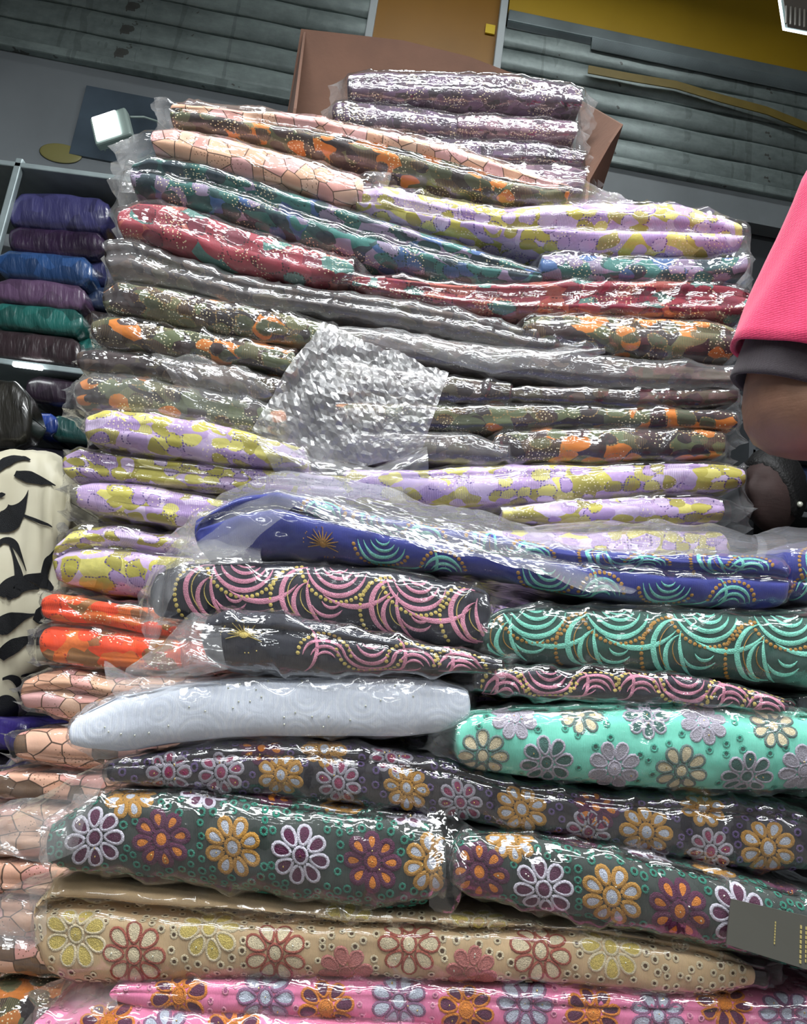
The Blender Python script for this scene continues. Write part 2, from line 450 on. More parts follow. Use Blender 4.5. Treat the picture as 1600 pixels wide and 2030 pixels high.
M['ledon'] = emit_mat('led_on', (.95, 1.0, 1.0), 9.0)

def struct(name, mb, mat, parent=None):
    o = mb.build(name, mat, parent)
    if parent is None: o['kind'] = 'structure'
    return o
struct('floor', MB().box((0, 0.2, -.03), (7.0, 7.4, .06)), M['floor'])
struct('ceiling', MB().box((0, 0.4, 3.93), (7.0, 7.0, .06)), plain('ceiling_paint', '#8f9290', .7, noise=.08))
struct('wall_left', MB().box((-2.72, 0.6, 1.95), (.06, 6.6, 3.9)), M['walldark'])
struct('wall_right', MB().box((3.02, 0.6, 1.95), (.06, 6.6, 3.9)), M['walldark'])
wb = wbox(MB(), -2.75, 3.05, 0, 3.9, -.14, -.06)
wall_back = struct('wall_back', wb, M['walldark'])

# roller shutter: every slat is a piece of its own
s_left = -2.45; s_mid0 = wall_sz(738, 30)[0]; s_mid1 = wall_sz(992, 60)[0]; s_right = 2.9
z_shut_l = wall_sz(300, 152)[1]; z_shut_r = wall_sz(1400, 350)[1]
z_shut = (z_shut_l + z_shut_r) / 2
pitch = .098
def slat_mesh(s0, s1, h=pitch):
    """one curved interlocking slat: a shallow trough profile swept along the wall"""
    prof = [(0, .0), (.006, .014), (.016, .017), (.3, .020), (.55, .024), (.8, .020), (.93, .015), (.985, .004), (1.0, -.012)]
    V = []; n = 26
    for i in range(n):
        s = s0 + (s1 - s0) * i / (n - 1)
        for a, o in prof:
            wob = .0022 * math.sin(i * 1.7 + a * 5)
            V.append(wp(s, a * h if a > .001 else 0, o + wob))
    k = len(prof); Fq = [(i * k + j, (i + 1) * k + j, (i + 1) * k + j + 1, i * k + j + 1) for i in range(n - 1) for j in range(k - 1)]
    return V, Fq
def add_slats(parent, s0, s1, z0, count):
    V, Fq = slat_mesh(s0, s1)
    V = np.array(V); o0 = wp((s0 + s1) / 2, 0)
    me = arr_mesh('shutter_slat', V - o0, Fq, mats=[M['steel']], smooth=True)
    for i in range(count):
        o = mesh_obj('shutter_slat', me, parent)
        o.location = tuple(o0 + np.array([0, 0, z0 + i * pitch]))
shutter = tag(empty('roller_shutter', wp(0, z_shut)), 'grey galvanised roller shutter of wide slats with rust spots across back wall', 'shutter')
shutter.location = (0, 0, 0)
nsl = int((3.9 - z_shut) / pitch)
add_slats(shutter, s_left, s_mid0 - .0, z_shut, nsl)
add_slats(shutter, s_mid1 + .01, s_right, z_shut, 5)
# bottom bar of the shutter
bb = wbox(MB(), s_left, s_right, z_shut - .030, z_shut + .004, .0, .035, .006)
bb.build('bottom_bar', M['steel'], shutter)
# grey lintel beam under the shutter
struct('trim_1', wbox(MB(), wall_sz(1090, 330)[0], s_right, z_shut - .15, z_shut - .03, -.05, .012), M['beam'])
# grey painted board below the shutter on the left, over the shelf
zb0 = wall_sz(120, 400)[1]
struct('trim_2', wbox(MB(), -2.45, wall_sz(640, 330)[0], zb0 - .25, z_shut - .03, -.05, .004), M['wallgrey'])
# mustard boards above
zy0 = wall_sz(1300, 92)[1]
struct('trim_3', wbox(MB(), s_mid1 + .02, s_right, zy0, 3.9, -.05, .015), M['yellow'])
struct('trim_4', wbox(MB(), s_mid0, s_mid1, z_shut + .02, 3.9, -.05, .004), M['ochre'])
for k, s in enumerate((s_mid0, s_mid1)):
    struct('trim_%d' % (5 + k), wbox(MB(), s - .014, s + .014, z_shut, 3.9, .0, .03, .003), M['framewhite'])
struct('trim_7', wbox(MB(), s_mid1 + .02, s_right, zy0 - .05, zy0, .0, .03, .004), M['alu'])
# ribbed aluminium sheet below the mustard board
rs0 = wall_sz(1165, 120)[0]
def ribbed(s0, s1, z0, z1, off, amp, n):
    V = []; ks = n * 4 + 1
    for s in (s0, s1):
        for j in range(ks):
            V.append(wp(s, z0 + (z1 - z0) * j / (ks - 1), off + amp * math.sin(j * math.pi / 2)))
    return np.array(V), [(j, ks + j, ks + j + 1, j + 1) for j in range(ks - 1)]
zr1 = zy0 - .05; zr0 = z_shut + 5 * pitch - .02
for a, b, off in ((s_mid1 + .02, rs0, .02), (rs0, s_right, .032)):
    V, Fq = ribbed(a, b, zr0 - (.03 if off > .025 else 0), zr1, off, .006, 11)
    o = mesh_obj('wall_strip', arr_mesh('wall_strip', V, Fq, mats=[M['alu']]), shutter); o.name = 'ribbed_panel'
# ochre strip hanging loose under the ribbed sheet
def ribbon(path, wid, mat, name, thick=.004, parent=None):
    mb = MB()
    for (a, b) in zip(path, path[1:]):
        a, b = np.array(a), np.array(b)
        mb.slab([a, b, b + wid, a + wid], (0, -thick, 0))
    return mb.build(name, mat, parent)
pts = [(1165, 138), (1250, 150), (1340, 168), (1430, 192), (1520, 218), (1600, 246), (1660, 262)]
st = ribbon([wp(*wall_sz(x, y + (8, 12, 9, 12, 10, 14, 9)[i], .05), .05) for i, (x, y) in enumerate(pts)], np.array([0, 0, .034]), plain('ochre_tape', '#75652c', .55, noise=.1), 'ochre_strip')
tag(st, 'loose mustard strip hanging under the ribbed aluminium sheet', 'strip')
s, z = wall_sz(972, 58, .01)
tag(wbox(MB(), s - .018, s + .018, z - .02, z + .02, .006, .012).build('paper_scrap', plain('yellow_paper', '#e2c22c', .6)), 'small bright yellow paper scrap stuck on ochre panel', 'paper')
# poster on the grey board; the yellow oval stain of light is a coloured disc
s0, z1 = wall_sz(172, 170, .01); s1, z0 = wall_sz(330, 330, .01)
tag(wbox(MB(), s0, s1, z0 - .02, z1, .004, .012).build('glossy_poster', plain('dark_blue_poster', '#46525d', .15, noise=.5, nscale=4, coat=.5)), 'dark glossy blue poster behind the small lit floodlight', 'poster')
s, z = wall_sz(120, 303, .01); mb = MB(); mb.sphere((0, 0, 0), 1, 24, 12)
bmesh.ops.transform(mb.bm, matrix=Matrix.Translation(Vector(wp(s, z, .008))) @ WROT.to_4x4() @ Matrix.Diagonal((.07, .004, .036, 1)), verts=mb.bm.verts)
tag(mb.build('oval_light_stain', plain('olive_yellow_light', '#7d7848', .5), smooth=True), 'oval yellowish stain of light on grey board above shelf', 'light stain')

# small lit floodlight hanging in front of the poster
def floodlight(c, right, upv, wid, hgt, label, lit_power):
    right = np.array(right) / np.linalg.norm(right); upv = np.array(upv) / np.linalg.norm(upv)
    nrm = np.cross(right, upv); nrm /= np.linalg.norm(nrm)     # points towards the viewer
    R = Matrix([[right[i], upv[i], nrm[i]] for i in range(3)])
    root = tag(empty('floodlight', c), label, 'floodlight')
    c0 = np.zeros(3)
    MB().box(c0 - nrm * .018, (wid, hgt, .03), R, .006).build('housing', M['lampwhite'], root)
    MB().box(c0 - right * wid * .09 + nrm * .0, (wid * .66, hgt * .86, .006), R, .002).build('lens', M['ledon'], root)
    mb = MB()
    for k in range(7): mb.box(c0 - nrm * .042 + right * wid * (-.4 + .8 * k / 6), (.004, hgt * .75, .012), R)
    mb.build('cooling_fins', M['lampwhite'], root)
    return root, nrm
fc = px1(217, 247, 2.0)
fl, fn = floodlight(fc, px1(262, 222, 2.0) - px1(176, 250, 2.02), px1(205, 205, 2.0) - px1(225, 290, 1.98), .112, .105, 'small lit square floodlight with white housing beside the bagged pile', 1)
area_light('floodlight_glow', fc + fn * .02, .07, .08, 2.2, rot=Vector(-fn).to_track_quat('-Z', 'Y').to_euler()).rotation_euler = Vector(fn).to_track_quat('-Z', 'Y').to_euler()
MB().tube([px1(258, 232, 2.03) - fc, px1(285, 232, 2.06) - fc, px1(310, 240, 2.1) - fc, px1(335, 262, 2.2) - fc, px1(350, 300, 2.42) - fc], .0035, 6).build('cable', M['lampwhite'], fl, smooth=True)
fc2 = px1(1600, 20, 1.9)
fl2, fn2 = floodlight(fc2, (1, .05, -.02), px1(1590, -40, 1.8) - px1(1605, 80, 1.95), .17, .16, 'white floodlight with ribbed grey face hanging from top corner above mustard board', 1)
for ch in fl2.children:
    if ch.name.startswith('lens'): ch.data.materials[0] = plain('ribbed_lamp_face', '#8b8880', .5)
mb = MB()
R2 = Matrix([[a, b, c] for a, b, c in zip((0.9987, .05, -.02), (0, 0, 0), (0, 0, 0))])
for k in range(9):
    r = np.array([1, .05, -.02]); mb.tube([r * (-.065 + k * .014) + fn2 * .006 - np.array([0, 0, .06]), r * (-.065 + k * .014) + fn2 * .006 + np.array([0, 0, .06])], .003, 5)
mb.build('grille_rib', plain('lamp_rib', '#a7a49a', .4), fl2)
mb = MB()
r = np.array([1, .05, -.02]); u = np.array(px1(1590, -40, 1.8) - px1(1605, 80, 1.95)); u /= np.linalg.norm(u)
mb.tube([-r * .083 + u * .078, -r * .083 - u * .078, r * .083 - u * .078], .004, 6)
mb.build('lit_rim', emit_mat('lit_rim', (.8, .9, 1), 5.0), fl2)

# ceiling lamps that light the shop (above the frame)
for i, (loc, sx, sy, pw) in enumerate(LAMPS):
    r = tag(empty('ceiling_lamp', loc), 'long white ceiling lamp ' + LAMP_WHERE[i], 'lamp', 'ceiling lamps over the stall')
    MB().box((0, 0, .03), (sx + .03, sy + .03, .05), None, .008).build('housing', M['lampwhite'], r)
    MB().box((0, 0, .002), (sx, sy, .008)).build('diffuser', M['ledon'], r)
    for sg in (-1, 1): MB().tube([(sg * sx * .4, 0, .05), (sg * sx * .4, 0, 3.9 - loc[2])], .004, 6).build('hanger', M['lampwhite'], r)

# ------------------------------------------------------------------ bundles
def resample(st, n, smooth=.012, ends=True):
    st = np.array(st, float)
    t = np.linspace(0, 1, n)
    t = .5 - .5 * np.cos(t * math.pi) if ends else t
    t = .35 * t + .65 * np.linspace(0, 1, n)
    x = st[0, 0] + (st[-1, 0] - st[0, 0]) * t
    fine = np.linspace(st[0, 0], st[-1, 0], 400)
    out = [x]
    for c in (1, 2):
        y = np.interp(fine, st[:, 0], st[:, c])
        k = max(1, int(400 * smooth)); ker = np.hanning(2 * k + 3)[1:-1]; ker /= ker.sum()
        yp = np.concatenate([2 * y[0] - y[1:k + 2][::-1], y, 2 * y[-1] - y[-k - 2:-1][::-1]])
        out.append(np.interp(x, fine, np.convolve(yp, ker, 'same')[k + 1:-k - 1]))
    return out

def loft(st, d, D, nu, nf, grow=0.0, creases=(), cdep=.5, q=.8, rnd=1.0, base_z=None, caps=True, dshrink=None, wav=0.0, seed=0, front=0.0):
    x, t, b = resample(st, nu)
    t = t - grow; b = b + grow
    hp = (b - t) * d / FPX / 2
    a = np.clip(rnd * hp, .006, D * .45)
    Pt = pix(x, t, d + a * .6); Pb = pix(x, b, d + a * .6)
    if base_z is not None: Pb[:, 2] = base_z
    C = (Pt + Pb) / 2; U = (Pt - Pb) / 2
    Hh = np.linalg.norm(U, axis=1)
    a = np.clip(rnd * Hh, .006, D * .45)
    if caps:
        for end in (0, 1):
            i = 0 if end == 0 else -1
            dr = C[i] - C[1 if end == 0 else -2]; dr /= np.linalg.norm(dr)
            capL = min(.34 * Hh[i], .018)
            th = np.radians([30, 58, 80, 89.0])
            Cn = C[i] + dr * (capL * np.sin(th))[:, None]; Un = U[i] * np.cos(th)[:, None]; an = a[i] * (.25 + .75 * np.cos(th))
            if end == 0: C = np.vstack([Cn[::-1], C]); U = np.vstack([Un[::-1], U]); a = np.concatenate([an[::-1], a])
            else: C = np.vstack([C, Cn]); U = np.vstack([U, Un]); a = np.concatenate([a, an])
        Hh = np.linalg.norm(U, axis=1)
    n = len(C)
    # profile: back (lower half of loop) -> top -> front -> bottom -> back
    nb, nt = 4, 7
    ph_b = np.linspace(0, 90, nb + 1)[:-1]; ph_f = np.linspace(90, -90, nf); ph_b2 = np.linspace(-90, 0, nb + 1)[1:]
    cosq = lambda p: np.sign(np.cos(np.radians(p))) * np.abs(np.cos(np.radians(p))) ** q
    sinq = lambda p: np.sign(np.sin(np.radians(p))) * np.abs(np.sin(np.radians(p))) ** q
    Dn = np.full(n, D)
    y0 = np.zeros(n) + front
    if dshrink is not None:
        f = np.interp(np.arange(n), [0, dshrink[0], n - 1 - dshrink[1], n - 1], [.55, 1, 1, .55]); y0 = y0 + (1 - f) * D * .35; Dn = D * f
    zz = []; yy = []
    for p in ph_b: zz.append(np.full(n, sinq(p))); yy.append(y0 + Dn - a + a * cosq(p))
    for k in np.linspace(0, 1, nt + 1)[:-1]: zz.append(np.ones(n)); yy.append(y0 + (Dn - a) + (2 * a - Dn) * k)
    jf0 = len(zz)
    for p in ph_f: zz.append(np.full(n, sinq(p))); yy.append(y0 + a * (1 - cosq(p)))
    jf1 = len(zz)
    for k in np.linspace(0, 1, nt + 1)[1:]: zz.append(-np.ones(n)); yy.append(y0 + a + (Dn - 2 * a) * k)
    for p in ph_b2: zz.append(np.full(n, sinq(p))); yy.append(y0 + Dn - a + a * cosq(p))
    zz = np.array(zz).T; yy = np.array(yy).T
    un = np.linspace(0, 1, n)
    for (c0, c1, wdt) in creases:
        cc = (c0 + (c1 - c0) * un + .05 * np.sin(un * 9 + seed))[:, None]
        g = np.exp(-((zz - cc) / wdt) ** 2)
        g[:, :jf0] = 0; g[:, jf1:] = 0
        yy = yy + g * (a * cdep)[:, None]
    P = C[:, None, :] + U[:, None, :] * zz[:, :, None]
    P[:, :, 1] = P[:, :, 1] + yy - (a * .6)[:, None]
    du = np.linalg.norm(np.diff(C, axis=0), axis=1); uarc = np.concatenate([[0], np.cumsum(du)])
    dv = np.linalg.norm(np.diff(P, axis=1), axis=2); va = np.concatenate([np.zeros((n, 1)), np.cumsum(dv, axis=1)], axis=1)
    jm = (jf0 + jf1 - 1) // 2
    varc = -(va - va[:, jm:jm + 1])                       # + upwards from the middle of the front
    def normals(P):
        gu = np.gradient(P, axis=0); gv = np.gradient(P, axis=1)
        N = np.cross(gu, gv); ln = np.linalg.norm(N, axis=2, keepdims=True); N = N / np.maximum(ln, 1e-9)
        # outward: away from the centre line
        ctr = P[:, :, :].mean(axis=1, keepdims=True); sg = np.sign(((P - ctr) * N).sum(axis=(0, 1, 2)))
        return N * (sg if sg != 0 else 1)
    N = normals(P)
    if wav:
        uu = np.broadcast_to(uarc[:, None], varc.shape)
        h = (vnoise(uu * 9, varc * 24, seed) - .5) * 2 * wav + (vnoise(uu * 34 + varc * 30, varc * 60 - uu * 8, seed + 3) - .5) * 1.1 * wav
        fall = np.ones(n)
        if caps: fall[:4] = np.array([0, .2, .5, .8]); fall[-4:] = np.array([.8, .5, .2, 0])
        P = P + N * (h * fall[:, None])[:, :, None]
        N = normals(P)
    return dict(P=P, N=N, u=uarc, v=varc, jf=(jf0, jf1), n=n)

def grid_faces(n, m):
    i, j = np.meshgrid(np.arange(n - 1), np.arange(m - 1), indexing='ij')
    a = (i * m + j).ravel()
    return np.stack([a, a + m, a + m + 1, a + 1], axis=1)

BUN = {}
SEED = [100]
def bundle(key, d, st, mat, label, bag='bag', D=.27, bagL=None, bagR=None, creases=(), cdep=.5, rnd=.85, q=.8, base_z=None, group=None, cramp=1.0,
           mat2=None, split=0.0, wav=.0032, cat='fabric bundle', cres=1.0):
    SEED[0] += 1; sd = SEED[0]
    st = np.array(st, float)
    for e0, e1 in ((0, 1), (-1, -2)):                       # folded cloth ends nearly square
        if abs(st[e0, 0] - st[e1, 0]) < 60: st[e0, 1:] = st[e0, 1:] * .5 + st[e1, 1:] * .5
    if not creases and bag:
        q_ = random.Random(sd).uniform(-.45, .45); creases = [(q_, q_ + random.Random(sd + 5).uniform(-.3, .3), .09)]; cdep = .28
    L = st[-1, 0] - st[0, 0]; hm = (st[:, 2] - st[:, 1]).max()
    nu = int(np.clip(L / 9 * cres, 18, 110)); nf = int(np.clip(hm / 5.0, 11, 27))
    ins = 3.2
    B = loft(st, d + .004, D - .01, nu, nf, -ins, creases, cdep, q, rnd, base_z, True, None, wav, sd)
    P = B['P']; n, m = P.shape[:2]
    org = np.array([P[:, :, 0].mean(), P[:, :, 1].mean(), P[:, :, 2].min()])
    root = tag(empty('fabric_bundle', org), label, cat, group)
    uv = np.stack([np.broadcast_to(B['u'][:, None], (n, m)) + sd * .377, B['v'] + sd * .191], axis=2)
    Fq = grid_faces(n, m); mi = None; mats = [M[mat] if isinstance(mat, str) else mat]
    if mat2:
        mats.append(M[mat2]); vc = B['v'].ravel()[Fq].mean(axis=1); mi = (vc < split).astype(int)
    cloth = mesh_obj('folded_cloth', arr_mesh('folded_cloth', P.reshape(-1, 3) - org, Fq, uv.reshape(-1, 2), mats, mi), root)
    B.update(root=root, cloth=cloth, org=org)
    BUN[key] = B
    if bag:
        h0 = st[0, 2] - st[0, 1]; h1 = st[-1, 2] - st[-1, 1]
        if bagL is None: bagL = (st[0, 0] - 24, st[0, 1] + h0 * .15, st[0, 2] - h0 * .15)
        if bagR is None: bagR = (st[-1, 0] + 24, st[-1, 1] + h1 * .15, st[-1, 2] - h1 * .15)
        sb = np.vstack([[bagL], [[(bagL[0] + st[0, 0]) / 2, (bagL[1] + st[0, 1]) / 2 - 2, (bagL[2] + st[0, 2]) / 2 + 2]], st,
                        [[(bagR[0] + st[-1, 0]) / 2, (bagR[1] + st[-1, 1]) / 2 - 2, (bagR[2] + st[-1, 2]) / 2 + 2]], [bagR]])
        Lb = sb[-1, 0] - sb[0, 0]
        nub = int(np.clip(Lb / 4.2 * cres, 40, 230)); nfb = int(np.clip(hm / 3.4, 14, 44))
        eL = int(nub * (st[0, 0] - bagL[0]) / Lb); eR = int(nub * (bagR[0] - st[-1, 0]) / Lb)
        G = loft(sb, d, D, nub, nfb, .5, creases, cdep * .45, q, rnd, base_z, False, (eL + 1, eR + 1), 0, sd)
        Pb, Nb = G['P'], G['N']; n, m = Pb.shape[:2]
        uu = np.broadcast_to(G['u'][:, None], (n, m)); vv = G['v']
        ex = np.zeros(n); ii = np.arange(n)
        ex = np.clip(1 - ii / max(eL, 1), 0, 1) + np.clip(1 - (n - 1 - ii) / max(eR, 1), 0, 1)
        cr = crumple(uu, vv, sd) - .45
        h = cr * .0075 * cramp * (1 + 1.2 * ex[:, None]) + .001
        Pb = Pb + Nb * h[:, :, None]
        # ragged, rumpled ends
        rag = (vnoise(uu * 40, vv * 45, sd + 7) - .5) * .012 * ex[:, None]
        Pb[:, :, 0] += rag; Pb[:, :, 2] += (vnoise(uu * 55 + 9, vv * 30, sd + 8) - .5) * .010 * ex[:, None]
        vn = np.clip(np.abs(vv) / np.maximum(np.abs(vv[:, G['jf'][0]:G['jf'][0] + 1]), .01), 0, 1)
        sgn = np.where(ii < n / 2, -1.0, 1.0)
        Pb[:, :, 0] += (sgn * ex ** 2)[:, None] * (vn ** 3) * .020
        uvb = np.stack([uu + sd * .53, vv + sd * .29], axis=2)
        bo = mesh_obj('plastic_bag', arr_mesh('plastic_bag', Pb.reshape(-1, 3) - org, grid_faces(n, m), uvb.reshape(-1, 2), [M[bag]]), root)
        B['bag'] = bo
        fm = (ex[:-1] > .12)[:, None] & np.ones((1, m - 1), bool)
        bo.data.polygons.foreach_set('use_smooth', ~fm.ravel())
        la = bo.data.attributes.new('loose', 'FLOAT', 'POINT')
        la.data.foreach_set('value', np.broadcast_to(np.clip(ex * 1.6, 0, 1)[:, None], (n, m)).astype(np.float32).ravel())
    return B

def sheet(key, top, bot, d_top, d_bot, mat='flap', amp=.006, bulge=.02, nu=70, nv=34, name='bag_flap', freq=1.0, smooth=True):
    """loose film of a bag: ruled between two polylines given in photo pixels at real depths"""
    SEED[0] += 1; sd = SEED[0]
    B = BUN[key]; root = B['root']; org = B['org']
    def poly(pp, dd):
        pp = np.array(pp, float); W = pix(pp[:, 0], pp[:, 1], np.interp(np.linspace(0, 1, len(pp)), np.linspace(0, 1, len(dd)), dd))
        s = np.concatenate([[0], np.cumsum(np.linalg.norm(np.diff(W, axis=0), axis=1))])
        t = np.linspace(0, s[-1], nu); return np.stack([np.interp(t, s, W[:, k]) for k in range(3)], axis=1)
    A = poly(top, np.atleast_1d(d_top).astype(float)); C = poly(bot, np.atleast_1d(d_bot).astype(float))
    t = np.linspace(0, 1, nv)[None, :, None]
    P = A[:, None, :] * (1 - t) + C[:, None, :] * t
    P[:, :, 1] -= bulge * np.sin(np.linspace(0, 1, nv) * math.pi)[None, :]
    du = np.concatenate([[0], np.cumsum(np.linalg.norm(np.diff(P[:, nv // 2], axis=0), axis=1))]); hv = np.linalg.norm(A - C, axis=1)
    uu = np.broadcast_to(du[:, None], (nu, nv)); vv = np.linspace(0, 1, nv)[None, :] * hv[:, None]
    gu = np.gradient(P, axis=0); gv = np.gradient(P, axis=1); N = np.cross(gu, gv); N /= np.maximum(np.linalg.norm(N, axis=2, keepdims=True), 1e-9)
    P = P + N * ((crumple(uu, vv, sd, freq, True) - .5) * amp)[:, :, None]
    P[:, :, 2] += (vnoise(uu * 30, vv * 0 + 3, sd) - .5) * .008 * (np.abs(np.linspace(-1, 1, nv)) ** 3)[None, :]
    if not smooth:                                        # angular facets of stiff crumpled film
        rg = np.random.default_rng(sd); P = P + N * (rg.random((nu, nv, 1)) - .5) * .0035
        P[1:-1, 1:-1] += (rg.random((nu - 2, nv - 2, 3)) - .5) * np.array([.003, .0, .003])
    uv = np.stack([uu + sd * .41, vv + sd * .13], axis=2)
    o = mesh_obj(name, arr_mesh(name, P.reshape(-1, 3) - org, grid_faces(nu, nv), uv.reshape(-1, 2), [M[mat]], smooth=smooth), B.get('bag') or root)
    return o

# ------------------------------------------------------------------ embroidery on the cloth surface
def uv_at(B, x, y):
    j0, j1 = B['jf']
    X, Y = proj(B['P'][:, j0:j1].reshape(-1, 3))
    k = int(np.argmin((X - x) ** 2 + (Y - y) ** 2)); i, j = divmod(k, j1 - j0)
    return float(B['u'][i]), float(B['v'][i, j + j0])
def on_surf(B, uv, off):
    """map metric (u, v) points on to the cloth, raised by off"""
    uv = np.asarray(uv, float); off = np.broadcast_to(np.asarray(off, float), (len(uv),))
    fi = np.interp(uv[:, 0], B['u'], np.arange(B['n'])); i0 = np.clip(fi.astype(int), 0, B['n'] - 2); fr = fi - i0
    rows = B['v'][i0] * (1 - fr)[:, None] + B['v'][i0 + 1] * fr[:, None]         # decreasing
    j = (rows > uv[:, 1:2]).sum(axis=1) - 1; m = rows.shape[1]; j = np.clip(j, 0, m - 2); ar = np.arange(len(uv))
    den = rows[ar, j] - rows[ar, j + 1]; fj = np.clip((rows[ar, j] - uv[:, 1]) / np.where(den == 0, 1, den), 0, 1)
    def bil(A):
        return (A[i0, j] * ((1 - fr) * (1 - fj))[:, None] + A[i0 + 1, j] * (fr * (1 - fj))[:, None] + A[i0, j + 1] * ((1 - fr) * fj)[:, None] + A[i0 + 1, j + 1] * (fr * fj)[:, None])
    N = bil(B['N']); N /= np.maximum(np.linalg.norm(N, axis=1, keepdims=True), 1e-9)
    return bil(B['P']) + N * off[:, None]

class Stitch:
    """a raised embroidered motif, drawn flat in metres then laid on the cloth"""
    def __init__(s): s.v = []; s.o = []; s.f = []; s.m = []
    def strip(s, mid, half, mat, h=.0014, base=.0006):
        """ridge along a polyline: three rows, middle raised"""
        mid = np.asarray(mid, float); n = len(mid)
        g = np.gradient(mid, axis=0); nrm = np.stack([-g[:, 1], g[:, 0]], axis=1); nrm /= np.maximum(np.linalg.norm(nrm, axis=1, keepdims=True), 1e-9)
        half = np.broadcast_to(np.asarray(half, float), (n,))[:, None]
        k = len(s.v)
        for r, o in ((mid + nrm * half, base), (mid, h), (mid - nrm * half, base)):
            s.v += r.tolist(); s.o += [o] * n
        for a in range(2):
            for i in range(n - 1):
                p = k + a * n + i; s.f.append((p, p + 1, p + n + 1, p + n)); s.m.append(mat)
    def disc(s, pts, mat, h=.0012, base=.0005):
        k = len(s.v); pts = np.asarray(pts, float); s.v += pts.tolist(); s.o += [base] * len(pts)
        s.v.append(pts.mean(axis=0).tolist()); s.o.append(h); c = len(s.v) - 1; n = len(pts)
        for i in range(n): s.f.append((k + i, k + (i + 1) % n, c)); s.m.append(mat)
    def arc(s, c, R, a0, a1, thick, mat, n=16, h=.0016):
        t = np.linspace(0, 1, n); a = np.radians(a0 + (a1 - a0) * t)
        mid = np.stack([c[0] + R * np.cos(a), c[1] + R * np.sin(a)], axis=1)
        s.strip(mid, thick * .5 * np.sin(np.clip(t, .02, .98) * math.pi) ** .7, mat, h)
    def chain(s, c, R, a0, a1, mat, r=.0024, step=.0053):
        n = max(3, int(abs(math.radians(a1 - a0)) * R / step))
        for k in range(n):
            a = math.radians(a0 + (a1 - a0) * k / (n - 1)); s.dot((c[0] + R * math.cos(a), c[1] + R * math.sin(a)), r, mat)
    def dot(s, c, r, mat, n=6, h=.002):
        a = np.linspace(0, 2 * math.pi, n, endpoint=False); s.disc(np.stack([c[0] + r * np.cos(a), c[1] + r * np.sin(a)], axis=1), mat, h)
    def ring(s, c, r, half, mat, n=9, h=.0013):
        a = np.linspace(0, 2 * math.pi, n); s.strip(np.stack([c[0] + r * np.cos(a), c[1] + r * np.sin(a)], axis=1), half, mat, h)
    def lay(s, B, name, mats, kind=None):
        if not s.v: return None
        V = np.array(s.v)
        lim = (V[:, 0] > .003) & (V[:, 0] < B['u'][-1] - .003)
        P = on_surf(B, V, s.o) - B['org']
        keep = [i for i, f in enumerate(s.f) if all(lim[k] for k in f)]
        if not keep: return None
        me = bpy.data.meshes.new(name); me.from_pydata(P.tolist(), [], [s.f[i] for i in keep]); me.update()
        for mm in mats: me.materials.append(mm)
        me.polygons.foreach_set('material_index', [s.m[i] for i in keep]); me.polygons.foreach_set('use_smooth', [True] * len(keep))
        # drop unused vertices
        bm = bmesh.new(); bm.from_mesh(me); bmesh.ops.delete(bm, geom=[v for v in bm.verts if not v.link_faces], context='VERTS')
        bmesh.ops.recalc_face_normals(bm, faces=bm.faces); bm.to_mesh(me); bm.free()
        o = mesh_obj(name, me, B['cloth'])
        if kind: o['kind'] = kind
        return o

def flower(B, x, y, r_px, outline, fill, centre, n=8, rot=0.0, outline_w=.0031, d=.85, gems=3, gem=None, fw=1.0):
    u, v = uv_at(B, x, y); r = r_px * d / FPX; s = Stitch()
    for k in range(n):
        a = rot + 2 * math.pi * k / n; ca, sa = math.cos(a), math.sin(a)
        def pt(t, w): return (u + ca * t * r - sa * w * r, v + sa * t * r + ca * w * r)
        th = np.linspace(0, 2 * math.pi, 14)
        # teardrop petal from the centre outwards
        tt = .66 - .31 * np.cos(th); ww = .225 * np.sin(th) * (0.55 + .75 * (tt - .3))
        fillp = [pt(.64 + (a1 - .66) * fw, b1 * fw) for a1, b1 in zip(tt[:-1], ww[:-1])]
        s.disc(fillp, 1, .0016, .0009)
        outp = [pt(.66 + (a1 - .66) * (.55 + .5 * fw), b1 * (.6 + .55 * fw)) for a1, b1 in zip(tt, ww)]
        s.strip(outp, outline_w * .5, 0, .0021, .0004)
    th = np.linspace(0, 2 * math.pi, 12)
    s.disc([(u + .19 * r * math.cos(t), v + .22 * r * math.sin(t)) for t in th[:-1]], 2, .0022, .0008)
    s.strip([(u + .24 * r * math.cos(t), v + .27 * r * math.sin(t)) for t in th], outline_w * .45, 0, .002, .0004)
    rr = random.Random(int(x * 7 + y))
    for g in range(gems):
        a = rr.choice(range(n)); a = rot + 2 * math.pi * a / n; q = rr.choice((0, .35, .62, .72))
        s.dot((u + math.cos(a) * q * r, v + math.sin(a) * q * r), .0012, 3, 6, .0038)
    return s.lay(B, 'embroidered_flower', [T[outline], T[fill], T[centre], gem or M['gold']])

def eyelets(B, step, r, ring, hole, avoid=(), seed=1, d=.85, vlim=(-.07, .09), chainy=True):
    """clusters of small open eyelets between the flowers"""
    rr = random.Random(seed); s = Stitch()
    av = [(*uv_at(B, x, y), rp * d / FPX) for x, y, rp in avoid]
    L = B['u'][-1]; u = step * .4; i = 0
    while u < L - .01:
        v = vlim[0] + (step * .5 if i % 2 else 0)
        while v < vlim[1]:
            p = (u + rr.uniform(-.25, .25) * step, v + rr.uniform(-.25, .25) * step)
            if all((p[0] - a) ** 2 + (p[1] - b) ** 2 > (q * 1.05) ** 2 for a, b, q in av) and rr.random() < .86:
                rad = r * rr.uniform(.85, 1.15)
                s.ring(p, rad, r * .38, 0, 9)
                a = np.linspace(0, 2 * math.pi, 7)[:-1]
                s.disc([(p[0] + rad * .72 * math.cos(t), p[1] + rad * .72 * math.sin(t)) for t in a], 1, .0003, .0004)
            v += step
        u += step; i += 1
    return s.lay(B, 'eyelet_holes', [T[ring], T[hole]], 'stuff')

